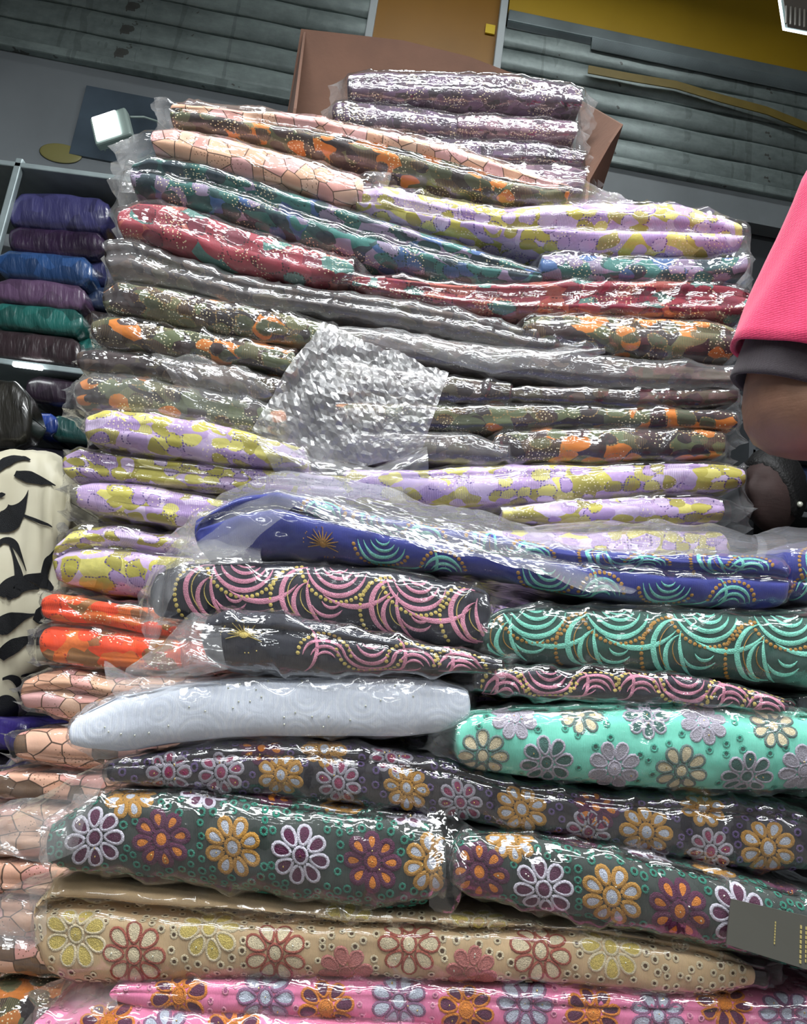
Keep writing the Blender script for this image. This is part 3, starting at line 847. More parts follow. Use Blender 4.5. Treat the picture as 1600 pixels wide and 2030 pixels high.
def studs(B, pts, mat, r=.0011):
    s = Stitch()
    for x, y in pts:
        s.dot(uv_at(B, x, y), r, 0, 6, .003)
    return s.lay(B, 'rhinestones', [mat], 'stuff')

def crescents(B, u, v, sc_, cr, chain, kind='side', seed=0):
    s = Stitch(); k = sc_
    c = lambda a, b: (u + a * k, v + b * k)
    if kind == 'side':
        s.chain(c(.02, 0), .046 * k, 100, 222, 1)
        s.arc(c(.025, .006), .037 * k, 98, 268, .0068 * k, 0, 20)
        s.arc(c(.029, -.003), .026 * k, 112, 280, .006 * k, 0, 16)
        s.arc(c(.046, .004), .022 * k, 205, 325, .005 * k, 0, 12)
        s.arc(c(.050, .006), .013 * k, 205, 330, .004 * k, 0, 10)
        s.arc(c(.027, .006), .0315 * k, 120, 260, .0016 * k, 1, 14)
        s.arc(c(.032, .004), .0205 * k, 150, 270, .0014 * k, 1, 12)
        s.arc(c(.075, .012), .055 * k, 165, 235, .005 * k, 0, 14)
    elif kind == 'cup':
        s.chain(c(0, .016), .046 * k, 195, 335, 1)
        s.arc(c(0, .016), .038 * k, 185, 350, .0062 * k, 0, 20)
        s.arc(c(0, .018), .029 * k, 190, 345, .0058 * k, 0, 16)
        s.arc(c(.002, .020), .020 * k, 195, 340, .005 * k, 0, 14)
        s.arc(c(.002, .022), .012 * k, 200, 340, .004 * k, 0, 10)
        s.arc(c(.02, .03), .064 * k, 235, 320, .0065 * k, 0, 18)
    elif kind == 'arch':
        s.chain(c(0, -.014), .036 * k, 10, 175, 1)
        s.arc(c(0, -.018), .030 * k, 10, 170, .006 * k, 0, 18)
        s.arc(c(.002, -.02), .022 * k, 20, 160, .005 * k, 0, 14)
        s.arc(c(.002, -.02), .014 * k, 30, 150, .004 * k, 0, 10)
        s.arc(c(-.06, .0), .05 * k, -50, 40, .005 * k, 0, 14)
    elif kind == 'sun':
        for q in range(13):
            a = math.radians(-20 + 220 * q / 12); r1 = (.021 if q % 2 else .026) * k
            mid = np.array([[u + math.cos(a) * t, v + math.sin(a) * t] for t in (.006 * k, .6 * r1, r1)]); s.strip(mid, np.array([.0012, .001, .0004]) * k, 1, .0018)
        s.dot((u, v), .0062 * k, 1, 10, .003)
        rr = random.Random(seed)
        for q in range(9):
            a = rr.uniform(0, 6.28); s.dot((u + math.cos(a) * .031 * k, v + math.sin(a) * .026 * k), .001 * k, 1, 6, .003)
    return s.lay(B, 'embroidered_crescents' if kind != 'sun' else 'embroidered_sunburst', [T[cr], T[chain]])

# ------------------------------------------------------------------ low bench that carries both piles
BZ = .22
bench = tag(empty('low_bench', (-.06, 1.12, 0)), 'low plywood bench under the piles of bagged fabric', 'bench')
MB().box((0, .0, BZ - .02), (1.24, .78, .04), None, .004).build('bench_top', M['wood'], bench)
for sx in (-.56, .56):
    for sy in (-.33, .33): MB().box((sx, sy, (BZ - .04) / 2), (.05, .05, BZ - .04), None, .004).build('leg', M['wood'], bench)

DF, DB = .85, 1.16
GF, GB = 'bagged fabrics in the front pile', 'bagged fabrics in the rear pile'
# ------------------------------------------------------------------ front pile, top to bottom
bundle('F1', DF + .015, [(400, 1020, 1100), (470, 985, 1105), (549, 968, 1108), (694, 1006, 1115), (869, 1045, 1131), (1000, 1064, 1150), (1162, 1085, 1183), (1337, 1092, 1201), (1490, 1097, 1204), (1545, 1120, 1192)],
       'blue', 'royal blue lace with aqua crescents and gold chains, topmost of the front pile', 'bag_soft', creases=[(.55, .1, .16)], cdep=.9, bagL=(345, 1050, 1110), bagR=(1580, 1125, 1190), group=GF)
bundle('F1b', DF + .03, [(1562, 1085, 1185), (1600, 1078, 1192), (1760, 1085, 1200)], 'blue', 'royal blue lace bundle beside the topmost blue one, above deep green crescents', 'bag', bagL=(1535, 1100, 1170), group=GF)
bundle('F2', DF + .01, [(315, 1152, 1213), (352, 1114, 1226), (450, 1110, 1237), (600, 1113, 1250), (760, 1127, 1262), (900, 1152, 1278), (957, 1182, 1272)],
       'navy', 'thick navy lace roll with pink crescents and gold chains, under the royal blue one', 'bag_soft', creases=[(.9, .9, .02)], bagL=(288, 1165, 1215), group=GF)
bundle('F3', DF - .012, [(415, 1232, 1300), (455, 1207, 1325), (562, 1212, 1341), (672, 1238, 1338), (781, 1260, 1334), (890, 1282, 1334), (985, 1306, 1335)],
       'navy', 'tapering navy lace bundle with gold sunburst, lying on the white fabric', 'bag_dark', bagL=(340, 1235, 1330), bagR=(1020, 1310, 1345), group=GF)
bundle('F4', DF + .012, [(965, 1248, 1282), (1000, 1206, 1306), (1097, 1198, 1317), (1250, 1200, 1328), (1425, 1206, 1342), (1600, 1208, 1362), (1730, 1218, 1372)],
       'green', 'deep green lace roll with mint crescents and gold chains', 'bag_soft', creases=[(.9, .9, .02)], bagL=(925, 1245, 1275), group=GF)
bundle('F5', DF, [(950, 1330, 1370), (1060, 1322, 1384), (1200, 1327, 1390), (1350, 1336, 1394), (1470, 1362, 1404), (1560, 1392, 1412)],
       'navy', 'thin navy and pink lace bundle squeezed between green crescents and mint floral fabric', 'bag_dark', bagL=(905, 1335, 1365), creases=[(0, 0, .2)], group=GF)
bundle('F5b', DF + .04, [(1585, 1378, 1412), (1640, 1374, 1418), (1740, 1380, 1420)], 'navy', 'end of another navy lace bundle beside mint floral fabric', 'bag_dark', bagL=(1560, 1390, 1412), group=GF)
bundle('F6', DF, [(147, 1440, 1474), (172, 1408, 1490), (233, 1378, 1497), (339, 1356, 1480), (472, 1340, 1465), (684, 1336, 1462), (800, 1338, 1462), (870, 1344, 1455), (920, 1378, 1425)],
       'white', 'white and pale blue lace roll with silver studs', 'bag_soft', creases=[(.9, .9, .02)], bagL=(130, 1445, 1470), group=GF, wav=.0015)
bundle('F7', DF - .008, [(915, 1440, 1500), (935, 1408, 1523), (1037, 1397, 1541), (1225, 1392, 1561), (1412, 1397, 1571), (1600, 1410, 1574), (1740, 1420, 1572)],
       'mint', 'mint green eyelet lace roll with grey and lavender flowers', 'bag', creases=[(.9, .9, .02)], bagL=(862, 1462, 1474), group=GF)
bundle('F8', DF + .008, [(217, 1520, 1540), (259, 1504, 1551), (366, 1482, 1562), (472, 1467, 1571), (631, 1467, 1586), (764, 1484, 1600), (897, 1511, 1617), (1037, 1549, 1643), (1225, 1572, 1674), (1412, 1577, 1712), (1545, 1588, 1728), (1590, 1625, 1715)],
       'blackplum', 'long sagging black lace with orange and magenta flowers, across the front pile', 'bag_dark', bagL=(195, 1528, 1540), bagR=(1612, 1640, 1712), group=GF)
bundle('F8b', DF + .03, [(1612, 1590, 1700), (1650, 1585, 1715), (1760, 1590, 1720)], 'blackplum', 'end of a second black floral lace beside the long sagging one', 'bag_dark', bagL=(1588, 1600, 1690), group=GF)
bundle('F9', DF - .01, [(107, 1660, 1702), (140, 1612, 1722), (209, 1570, 1736), (369, 1563, 1754), (581, 1588, 1782), (767, 1607, 1800), (842, 1618, 1790), (866, 1662, 1750)],
       'charcoal', 'thick charcoal eyelet lace roll with large flowers, resting on beige fabric', 'bag', creases=[(.9, .9, .02)], bagL=(70, 1640, 1715), bagR=(908, 1650, 1790), group=GF)
bundle('F10', DF - .014, [(902, 1690, 1745), (920, 1650, 1768), (1050, 1652, 1808), (1250, 1683, 1843), (1450, 1733, 1883), (1600, 1772, 1922), (1730, 1800, 1945)],
       'charcoal', 'charcoal eyelet lace roll with large flowers and a grey card at its end', 'bag', creases=[(.9, .9, .02)], bagL=(885, 1700, 1745), group=GF)
bundle('F11', DF, [(85, 1795, 1850), (103, 1742, 1928), (150, 1730, 1945), (263, 1744, 1948), (475, 1773, 1944), (741, 1797, 1947), (1000, 1818, 1944), (1200, 1838, 1960), (1400, 1878, 1974), (1488, 1910, 1955)],
       'beige', 'beige eyelet lace with brick red and cream flowers', 'bag_soft', creases=[(.42, .8, .09)], cdep=1.3, bagL=(62, 1800, 1860), bagR=(1590, 1935, 1965), group=GF)
bundle('F12', DF, [(222, 1960, 1982), (250, 1949, 1996), (475, 1943, 2014), (741, 1947, 2026), (900, 1949, 2040), (1200, 1966, 2056), (1450, 1974, 2068), (1600, 1974, 2072), (1740, 1978, 2074)],
       'pink', 'pink eyelet lace with mauve and orange flowers, directly under the beige fabric', 'bag', bagL=(165, 1965, 2000), group=GF)
bundle('F13', DF - .015, [(75, 2026, 2070), (120, 2004, 2110), (300, 1995, 2130), (528, 2016, 2130), (900, 2040, 2135)],
       'pink', 'lowest pink eyelet lace in the front pile', 'bag_soft', bagL=(55, 2030, 2075), group=GF)
bundle('F14', DF, [(920, 2062, 2200), (1200, 2060, 2200), (1730, 2078, 2200)], 'pink', 'pink eyelet lace on the bench under the front pile', None, base_z=BZ, group=GF)
bundle('F15', DF, [(95, 2114, 2300), (400, 2134, 2300), (895, 2138, 2300)], 'pink', 'pink eyelet lace on the bench under the lowest pink roll', None, base_z=BZ, group=GF)

# ------------------------------------------------------------------ rear pile, left column
XR = 690
def B_(key, st, mat, label, bag='bag', dd=0.0, **k): return bundle(key, DB + dd, st, mat, label, bag, D=k.pop('D', .3), group=GB, **k)
B_('B1', [(345, 207, 238), (400, 205, 252), (500, 215, 275), (631, 233, 303), (760, 258, 337), (900, 290, 381), (1000, 322, 399), (1080, 350, 402), (1125, 370, 390)], 'peach',
   'topmost bundle of the rear pile, peach over olive and orange print', 'bag', D=.15, mat2='olive', split=.004, creases=[(.05, .0, .2)], cdep=.7, bagL=(312, 182, 240), bagR=(1255, 386, 392))
B_('B2', [(305, 260, 285), (345, 256, 306), (450, 276, 339), (560, 303, 364), (660, 333, 399), (712, 362, 400)], 'peach', 'short peach bundle with brown cell lines under the topmost one', 'bag', D=.17, dd=-.01, bagL=(228, 268, 300), bagR=(768, 330, 400))
B_('B3', [(270, 332, 368), (300, 309, 393), (412, 326, 421), (500, 352, 447), (587, 383, 478), (719, 424, 521), (850, 464, 547), (960, 500, 561), (1040, 528, 561), (1072, 545, 556)], 'teal',
   'teal, blue and mauve printed bundle sloping under the peach one', 'bag', creases=[(.15, .1, .18)], cdep=.8, bagL=(215, 330, 380), bagR=(1085, 545, 558))
B_('B4', [(243, 427, 455), (275, 400, 476), (369, 411, 504), (456, 442, 531), (587, 484, 557), (670, 505, 557), (697, 524, 545)], 'maroon', 'short maroon bundle with teal spots and studs', 'bag', dd=-.012, bagL=(222, 425, 460))
B_('B5', [(712, 380, 410), (760, 367, 430), (887, 394, 463), (1006, 416, 481), (1066, 407, 491), (1184, 400, 507), (1333, 403, 511), (1420, 424, 505), (1460, 450, 488)], 'lilac',
   'plump lilac and yellow bundle, top of the right side of rear pile', 'bag_soft', D=.4, creases=[(-.25, -.1, .13)], cdep=.9, bagL=(690, 385, 415), bagR=(1512, 470, 505))
B_('B6', [(1078, 502, 548), (1120, 499, 553), (1250, 511, 556), (1400, 513, 556), (1475, 503, 548)], 'teal', 'dark teal bundle in shade under the plump lilac one', 'bag', D=.4)
B_('B7', [(690, 545, 562), (760, 546, 585), (887, 560, 606), (1006, 561, 623), (1125, 556, 622), (1303, 556, 627), (1450, 562, 633), (1478, 585, 612)], 'maroon', 'flat maroon and teal bundle folded in layers, right side of rear pile', 'bag_dark', D=.4, creases=[(.1, .3, .16), (-.4, -.35, .14)], cdep=.7, bagR=(1512, 590, 640))
B_('B8', [(222, 482, 540), (260, 471, 556), (360, 511, 571), (480, 549, 599), (620, 573, 616), (760, 589, 641), (900, 613, 666), (1040, 651, 691), (1180, 686, 698)], 'brown',
   'brown bundle in cloudy plastic under the short maroon one', 'bag_milky', bagL=(206, 478, 548), creases=[(0, 0, .25)])
B_('B9', [(212, 588, 610), (235, 554, 621), (312, 568, 636), (406, 588, 654), (500, 604, 670), (600, 624, 684), (662, 642, 682)], 'olive', 'olive and orange leafy print bundle with gold studs under cloudy brown one', 'bag_dark', bagL=(205, 575, 612))
B_('B10', [(1042, 637, 660), (1060, 622, 673), (1214, 625, 699), (1330, 631, 712), (1425, 641, 718), (1452, 662, 705)], 'olive', 'olive bundle with orange patches and a row of studs, under flat maroon one', 'bag', dd=-.01, bagL=(1015, 640, 665), bagR=(1475, 645, 712))
B_('B11', [(190, 642, 670), (215, 624, 685), (312, 640, 698), (406, 658, 711), (500, 674, 723), (580, 692, 736)], 'olive', 'dark olive bundle in finely creased plastic, left column', 'bag_dark', bagL=(172, 628, 668))
B_('B12', [(160, 702, 727), (182, 689, 736), (281, 701, 744), (390, 715, 767), (500, 737, 792), (560, 752, 797)], 'brown', 'thin black-brown bundle with swirled loose plastic', 'bag_dark', bagL=(155, 700, 730))
B_('B13', [(160, 772, 802), (190, 740, 814), (281, 750, 824), (375, 765, 837), (480, 788, 852), (560, 808, 864)], 'olive', 'dull olive bundle in crumpled plastic above the lilac ones', 'bag_milky', bagL=(122, 752, 800))
B_('B14', [(180, 832, 870), (210, 808, 884), (300, 811, 902), (406, 833, 912), (494, 855, 918), (600, 882, 922)], 'lilac', 'highest lilac and yellow bundle of the left column', 'bag_soft', dd=-.02, bagL=(160, 830, 885), bagR=(640, 880, 925))
B_('B15', [(133, 907, 940), (155, 887, 949), (275, 904, 957), (400, 918, 970), (520, 930, 976), (XR, 944, 984)], 'lilac', 'lilac bundle squashed in loose folds', 'bag', creases=[(.35, .2, .14), (-.3, -.3, .14)], cdep=.9, bagL=(118, 872, 945))
B_('B16', [(160, 967, 1000), (185, 957, 1013), (250, 958, 1028), (350, 971, 1042), (450, 987, 1048), (560, 1000, 1052), (XR, 1010, 1060)], 'lilac', 'lilac bundle with broad yellow patches on top', 'bag_soft', bagL=(110, 955, 1005))
B_('B17', [(122, 1082, 1150), (140, 1048, 1161), (224, 1034, 1178), (320, 1053, 1188), (420, 1063, 1192), (XR, 1075, 1200)], 'lilac', 'thick lilac bundle in two folds resting on the orange ones', 'bag', creases=[(.35, .3, .14)], cdep=.8, bagL=(108, 1040, 1160))
B_('B18', [(92, 1187, 1222), (105, 1175, 1231), (192, 1188, 1241), (300, 1200, 1260), (400, 1207, 1264), (XR, 1215, 1272)], 'orange', 'upper bright orange bundle with brown patches', 'bag', creases=[(0, .1, .2)], cdep=.8, bagL=(72, 1170, 1225))
B_('B19', [(92, 1242, 1306), (105, 1233, 1316), (192, 1243, 1329), (300, 1261, 1334), (400, 1268, 1337), (XR, 1278, 1345)], 'orange', 'lower bright orange bundle with studs', 'bag', bagL=(45, 1255, 1310))
B_('B20', [(55, 1352, 1400), (85, 1328, 1416), (138, 1320, 1431), (224, 1336, 1438), (400, 1345, 1440), (XR, 1352, 1445)], 'peach', 'peach bundle with brown cell lines directly under the orange ones', 'bag', creases=[(.05, .1, .14)], cdep=.8, bagL=(18, 1375, 1400))
B_('B21', [(40, 1457, 1495), (65, 1443, 1513), (125, 1440, 1524), (200, 1443, 1528), (400, 1448, 1532), (XR, 1452, 1535)], 'peachbrown', 'peach bundle with large brown patches beside white lace', 'bag', bagL=(-10, 1470, 1510))
B_('B22', [(-20, 1534, 1575), (10, 1526, 1584), (100, 1526, 1588), (200, 1532, 1592), (400, 1538, 1594), (XR, 1540, 1596)], 'peachbrown', 'flattened peach bundle beside the end of black floral lace', 'bag', creases=[(0, .1, .18)])
B_('B23', [(-40, 1596, 1690), (0, 1588, 1700), (100, 1592, 1702), (200, 1597, 1706), (400, 1600, 1708), (XR, 1602, 1710)], 'peach', 'peach bundle behind milky bag tails beside charcoal floral lace', 'bag_milky')
B_('B24', [(-60, 1712, 1762), (0, 1705, 1770), (100, 1707, 1776), (220, 1712, 1780), (400, 1714, 1782), (XR, 1715, 1782)], 'peachbrown', 'creased pinkish peach bundle beside the folded end of beige lace', 'bag', creases=[(.2, .1, .14), (-.35, -.3, .14)])
B_('B25', [(-60, 1782, 1850), (0, 1774, 1858), (100, 1780, 1860), (400, 1786, 1862), (XR, 1786, 1862)], 'peach', 'peach bundle behind a hazy bag tail beside beige lace', 'bag_milky')
B_('B26', [(-60, 1868, 1925), (0, 1862, 1932), (100, 1865, 1936), (400, 1866, 1938), (XR, 1866, 1938)], 'peachbrown', 'peach bundle in silvery crumpled plastic, lowest of the peach ones', 'bag_dark')
B_('B27', [(-70, 1948, 2040), (0, 1940, 2045), (100, 1942, 2046), (400, 1944, 2050), (XR, 1944, 2050)], 'olive', 'black and olive bundle with orange spot at bottom of left column', 'bag_dark', base_z=BZ)

# rear pile, middle and right
B_('B28', [(640, 648, 680), (750, 658, 706), (962, 683, 736), (1100, 696, 756), (1228, 709, 766), (1400, 722, 766), (1458, 737, 758)], 'brown', 'long dark brown bundle under a stretched clear film, right side', 'bag_milky', dd=-.004)
B_('B29', [(680, 708, 778), (780, 728, 790), (862, 741, 797), (960, 752, 799), (1008, 766, 790)], 'brown', 'short dark bundle tucked behind the loose crumpled sheet', 'bag_dark', bagR=(1024, 770, 788))
B_('B30', [(1018, 770, 788), (1040, 764, 795), (1191, 770, 804), (1350, 772, 809), (1458, 768, 801)], 'brown', 'flat black bundle in shiny plastic above the orange speckled one', 'bag_dark')
B_('B31', [(670, 795, 850), (856, 801, 851), (973, 800, 854), (1122, 801, 843), (1281, 809, 846), (1430, 814, 850), (1456, 826, 845)], 'olive', 'long thin olive bundle with orange patches, right side', 'bag', bagR=(1478, 815, 848))
B_('B32', [(680, 856, 912), (824, 856, 914), (925, 856, 919), (985, 877, 919), (1002, 891, 906)], 'brown', 'rounded end of a grey plastic wrapped bundle beside the sheet', 'bag_milky')
B_('B33', [(985, 864, 895), (1015, 850, 913), (1175, 846, 913), (1388, 850, 907), (1430, 864, 898)], 'olive', 'plump olive bundle with two bright orange patches above the lilac one', 'bag', bagL=(968, 862, 890), bagR=(1462, 872, 895))
B_('B34', [(690, 930, 992), (830, 931, 994), (909, 924, 1006), (1016, 920, 1004), (1175, 919, 985), (1330, 916, 976), (1440, 919, 973), (1470, 936, 958)], 'lilac', 'long lilac and yellow bundle, right side, with dotted outlines', 'bag_soft', bagR=(1492, 900, 975))
B_('B35', [(1000, 1008, 1030), (1060, 996, 1037), (1122, 988, 1040), (1281, 980, 1042), (1400, 980, 1040), (1428, 994, 1030)], 'lilac', 'lowest lilac bundle on the right, half hidden by blue lace', 'bag_soft', bagR=(1503, 1003, 1035))
for i, (a, b) in enumerate(((1046, 1160), (1164, 1290), (1294, 1430), (1434, 1580))):
    B_('H%d' % i, [(720, a + (10 if i else 14), b + 8), (900, a + 2, b + 8), (1425, a, b)], 'lilac', ['lilac bundle hidden behind royal blue lace', 'lilac bundle hidden behind deep green lace', 'lilac bundle hidden behind mint lace', 'lilac bundle hidden behind black floral lace'][i], None)
B_('H9', [(720, 1594, 1700), (900, 1592, 1700), (1425, 1584, 1700)], 'lilac', 'lilac bundle on the bench behind charcoal lace', None, base_z=BZ)

# ------------------------------------------------------------------ loose bag film
sheet('B28', [(640, 640), (720, 672), (800, 705), (890, 740)], [(498, 856), (600, 900), (720, 925), (838, 890)], 1.09, 1.075, 'sheet', .012, .02, 46, 36, smooth=False)
sheet('B28', [(650, 642), (800, 655), (960, 690), (1190, 692)], [(690, 665), (820, 700), (980, 740), (1200, 700)], 1.13, 1.12, 'flap', .006, .01, 70, 14)
sheet('B34', [(500, 858), (620, 905), (740, 925), (845, 885)], [(560, 960), (640, 985), (760, 990), (850, 960)], 1.08, 1.09, 'flap', .006, .02, 60, 30)
sheet('F1', [(330, 1075), (440, 975), (560, 936), (700, 952), (850, 990), (1000, 1024), (1130, 1085), (1262, 1168)], [(400, 1120), (470, 1100), (580, 1010), (700, 1050), (850, 1085), (1000, 1120), (1130, 1160), (1250, 1180)], .93, .84, 'flap', .005, .012, 120, 30)
sheet('F1', [(1035, 1040), (1150, 1034), (1300, 1033), (1400, 1040), (1512, 1068)], [(1040, 1082), (1150, 1090), (1300, 1098), (1400, 1100), (1515, 1110)], .98, .85, 'flap', .005, .01, 90, 22)
sheet('F1b', [(1490, 1056), (1560, 1045), (1640, 1050), (1700, 1055)], [(1500, 1100), (1560, 1098), (1640, 1100), (1700, 1100)], .97, .86, 'flap', .005, .01, 40, 20)
sheet('F2', [(272, 1185), (310, 1118), (352, 1068), (430, 1050), (520, 1085)], [(300, 1300), (322, 1240), (350, 1150), (430, 1120), (520, 1118)], .90, .835, 'flap', .006, .012, 60, 34)
sheet('F3', [(268, 1310), (320, 1270), (380, 1215), (440, 1225)], [(250, 1350), (320, 1345), (390, 1340), (450, 1332)], .86, .825, 'flap', .007, .015, 50, 34)
sheet('F6', [(205, 1318), (270, 1338), (340, 1335), (440, 1345)], [(235, 1392), (290, 1380), (350, 1368), (440, 1360)], .90, .84, 'flap', .006, .01, 40, 20)
sheet('F9', [(-60, 1650), (20, 1590), (110, 1555), (235, 1500)], [(-60, 1700), (30, 1695), (95, 1710), (150, 1690)], .90, .83, 'flap', .007, .02, 60, 46)
sheet('F11', [(-60, 1800), (0, 1765), (60, 1735), (115, 1722)], [(-60, 1875), (0, 1870), (60, 1880), (95, 1850)], .92, .84, 'flap', .007, .015, 50, 36)
sheet('F12', [(85, 2020), (130, 1975), (180, 1940), (240, 1950)], [(60, 2060), (110, 2050), (180, 2010), (240, 1996)], .88, .835, 'flap', .006, .012, 40, 24)
sheet('F9', [(848, 1618), (870, 1612), (900, 1614), (925, 1640)], [(850, 1800), (868, 1812), (895, 1815), (915, 1800)], .865, .835, 'bag_dark', .012, .02, 30, 60)
sheet('B12', [(300, 705), (380, 706), (450, 716), (520, 745)], [(360, 770), (410, 795), (460, 790), (540, 790)], 1.14, 1.12, 'bag_milky', .012, .025, 60, 30)

# ------------------------------------------------------------------ embroidery
def row(key, pts, r, styles, eyelet=None, **k):
    B = BUN[key]; av = []
    for i, p in enumerate(pts):
        o, f, c, *g = styles[p[2] if len(p) > 2 else i % len(styles)]
        flower(B, p[0], p[1], p[3] if len(p) > 3 else r, o, f, c, rot=.2 * i, fw=g[0] if g else 1.0, outline_w=g[1] if g else .0031, **k); av.append((p[0], p[1], p[3] if len(p) > 3 else r))
    if eyelet: eyelets(B, eyelet[0], eyelet[1], eyelet[2], eyelet[3], av, seed=len(av) + int(pts[0][0]))
CH = [('white', 'plum', 'plum', .9, .0036), ('plum', 'orange', 'orange', .66, .0060), ('gold', 'pale', 'pale', .72, .0048)]
row('F9', [(183, 1655, 0), (320, 1665, 1), (460, 1680, 2), (600, 1697, 0), (738, 1708, 1), (855, 1715, 2), (405, 1578, 0, 46), (535, 1582, 1, 46), (678, 1600, 2, 46), (812, 1625, 0, 46), (260, 1575, 2, 46)], 53, CH, (.0108, .0031, 'jade', 'hole'))
row('F10', [(950, 1732, 1), (1078, 1760, 0), (1208, 1775, 2), (1348, 1802, 1), (1462, 1822, 0), (1010, 1662, 2, 46), (1140, 1672, 1, 44), (1285, 1702, 0, 46), (1420, 1728, 2, 46), (1548, 1758, 1, 46)], 56, CH, (.0108, .0031, 'jade', 'hole'), gem=M['gem'])
BP = [('silver', 'magenta', 'magenta', .72, .0036), ('gold', 'pale', 'pale', .72, .0046), ('plum', 'orange', 'orange', .66, .0050)]
row('F8', [(330, 1530, 0), (440, 1528, 0), (560, 1532, 1), (672, 1552, 0), (800, 1562, 1), (915, 1590, 0), (1040, 1605, 1, 50), (1160, 1648, 0), (1285, 1648, 1, 52), (1405, 1690, 0), (1520, 1682, 1, 54), (515, 1484, 2), (650, 1482, 1), (778, 1502, 0), (1390, 1602, 1), (1180, 1598, 2)], 44, BP, (.0125, .0030, 'violet', 'hole'), gems=6)
MT = [('grey', 'cream', 'cream'), ('lav', 'dkteal', 'dkteal'), ('lav', 'silver', 'lav')]
row('F7', [(955, 1500, 0), (1085, 1510, 1), (1220, 1520, 2), (1352, 1530, 0), (1482, 1540, 1), (1592, 1528, 2), (1020, 1420, 2, 44), (1150, 1414, 0, 44), (1280, 1416, 1, 44), (1400, 1430, 2, 44), (1535, 1436, 0, 44)], 50, MT, (.0155, .0030, 'mintring', 'dkteal'))
BG = [('brick', 'cream', 'cream'), ('cream', 'yellow', 'yellow'), ('rose', 'rose', 'rose')]
row('F11', [(265, 1888, 0), (410, 1838, 1), (540, 1882, 0), (690, 1822, 1), (810, 1872, 0), (680, 1925, 2, 50), (945, 1842, 1), (1065, 1886, 0), (1205, 1878, 1), (400, 1938, 2, 46), (150, 1850, 1), (930, 1930, 2, 46)], 56, BG, (.0112, .0030, 'cream', 'beigehole'), gem=M['gem'])
PK = [('mauve', 'pale', 'pale'), ('orange', 'plum', 'orange')]
row('F12', [(520, 1976, 0), (650, 1996, 1), (795, 1988, 0), (920, 2005, 1), (1040, 1992, 0), (1175, 2003, 1), (1300, 2015, 0), (1440, 1992, 1), (1560, 2010, 0), (350, 1975, 1)], 50, PK, (.0120, .0023, 'pinkc', 'pinkhole'))
row('F13', [(210, 2025, 1), (330, 2050, 0), (460, 2040, 1)], 46, PK, (.0120, .0023, 'pinkc', 'pinkhole'))
studs(BUN['F6'], [(210, 1440), (240, 1452), (268, 1455), (300, 1452), (212, 1450), (460, 1400), (475, 1396), (500, 1393), (515, 1380), (560, 1420), (590, 1415), (620, 1420), (650, 1420), (480, 1360), (510, 1365), (530, 1350), (720, 1400), (750, 1385), (560, 1438), (450, 1362), (600, 1350), (780, 1360), (820, 1380), (690, 1430), (640, 1440), (330, 1440), (380, 1400), (410, 1405)], M['gem'])
# crescents
def cres(key, pts, cr, ch, k):
    B = BUN[key]
    for i, (x, y, kind) in enumerate(pts):
        u, v = uv_at(B, x, y); crescents(B, u, v, k, cr, ch, kind, i)
cres('F4', [(x, y, 'side') for x, y in ((980, 1268), (1145, 1280), (1313, 1290), (1485, 1303), (1650, 1315))] + [(x, y, 'cup') for x, y in ((1062, 1228), (1228, 1230), (1400, 1238), (1565, 1244))], 'mintc', 'gold', .92)
cres('F2', [(x, y, 'side') for x, y in ((385, 1175), (572, 1188), (752, 1212), (915, 1225))] + [(x, y, 'cup') for x, y in ((480, 1138), (665, 1148), (830, 1172))] , 'pinkc', 'yellow', .88)
cres('F3', [(482, 1256, 'sun'), (640, 1285, 'arch'), (730, 1300, 'cup'), (820, 1302, 'arch'), (910, 1312, 'arch')], 'pinkc', 'yellow', .8)
cres('F5', [(1000, 1352, 'arch'), (1090, 1350, 'cup'), (1180, 1354, 'arch'), (1270, 1358, 'arch'), (1360, 1362, 'cup'), (1450, 1378, 'arch'), (1520, 1396, 'arch')], 'pinkc', 'yellow', .75)
cres('F1', [(645, 1078, 'sun'), (760, 1092, 'cup'), (880, 1118, 'arch'), (1080, 1150, 'cup'), (1200, 1165, 'arch'), (1320, 1175, 'cup'), (1450, 1178, 'arch'),
            (640, 1010, 'arch'), (730, 1030, 'side'), (840, 1058, 'arch'), (950, 1080, 'side'), (1060, 1092, 'arch'), (1180, 1105, 'side'), (1290, 1110, 'arch'), (1400, 1115, 'side'), (1490, 1118, 'arch')], 'aqua', 'gold', .72)
cres('F1b', [(1620, 1115, 'side'), (1610, 1160, 'arch')], 'aqua', 'gold', .72)

# grey printed card in the bag of the right charcoal roll
B10 = BUN['F10']; org = B10['org']
cp = [px1(1450, 1782, .832), px1(1625, 1822, .832), px1(1625, 1930, .826), px1(1440, 1872, .826)]
cardo = MB().slab([p - org for p in cp], (0, .002, 0)).build('label_card', plain('grey_label_card', '#4f4e48', .35), B10['root'])
cardo['label'] = 'dark grey card with faint gold print'
mb = MB()
def cpt(a, b): return (1 - b) * ((1 - a) * cp[0] + a * cp[1]) + b * ((1 - a) * cp[3] + a * cp[2]) - org
for a, b0, b1, wd in ((.5, .25, .72, .012), (.78, .2, .95, .02), (.84, .2, .9, .014)):
    nseg = 8; mb = MB()
    for k in range(nseg):
        t0 = b0 + (b1 - b0) * k / nseg; t1 = t0 + (b1 - b0) / nseg * .72
        q = [cpt(a, t0), cpt(a + wd, t0), cpt(a + wd, t1), cpt(a, t1)]
        mb.slab([p + np.array([0, -.0006, 0]) for p in q], (0, .0005, 0))
    mb.build('card_print', plain('gold_print', '#a99b62', .4), cardo)['kind'] = 'stuff'

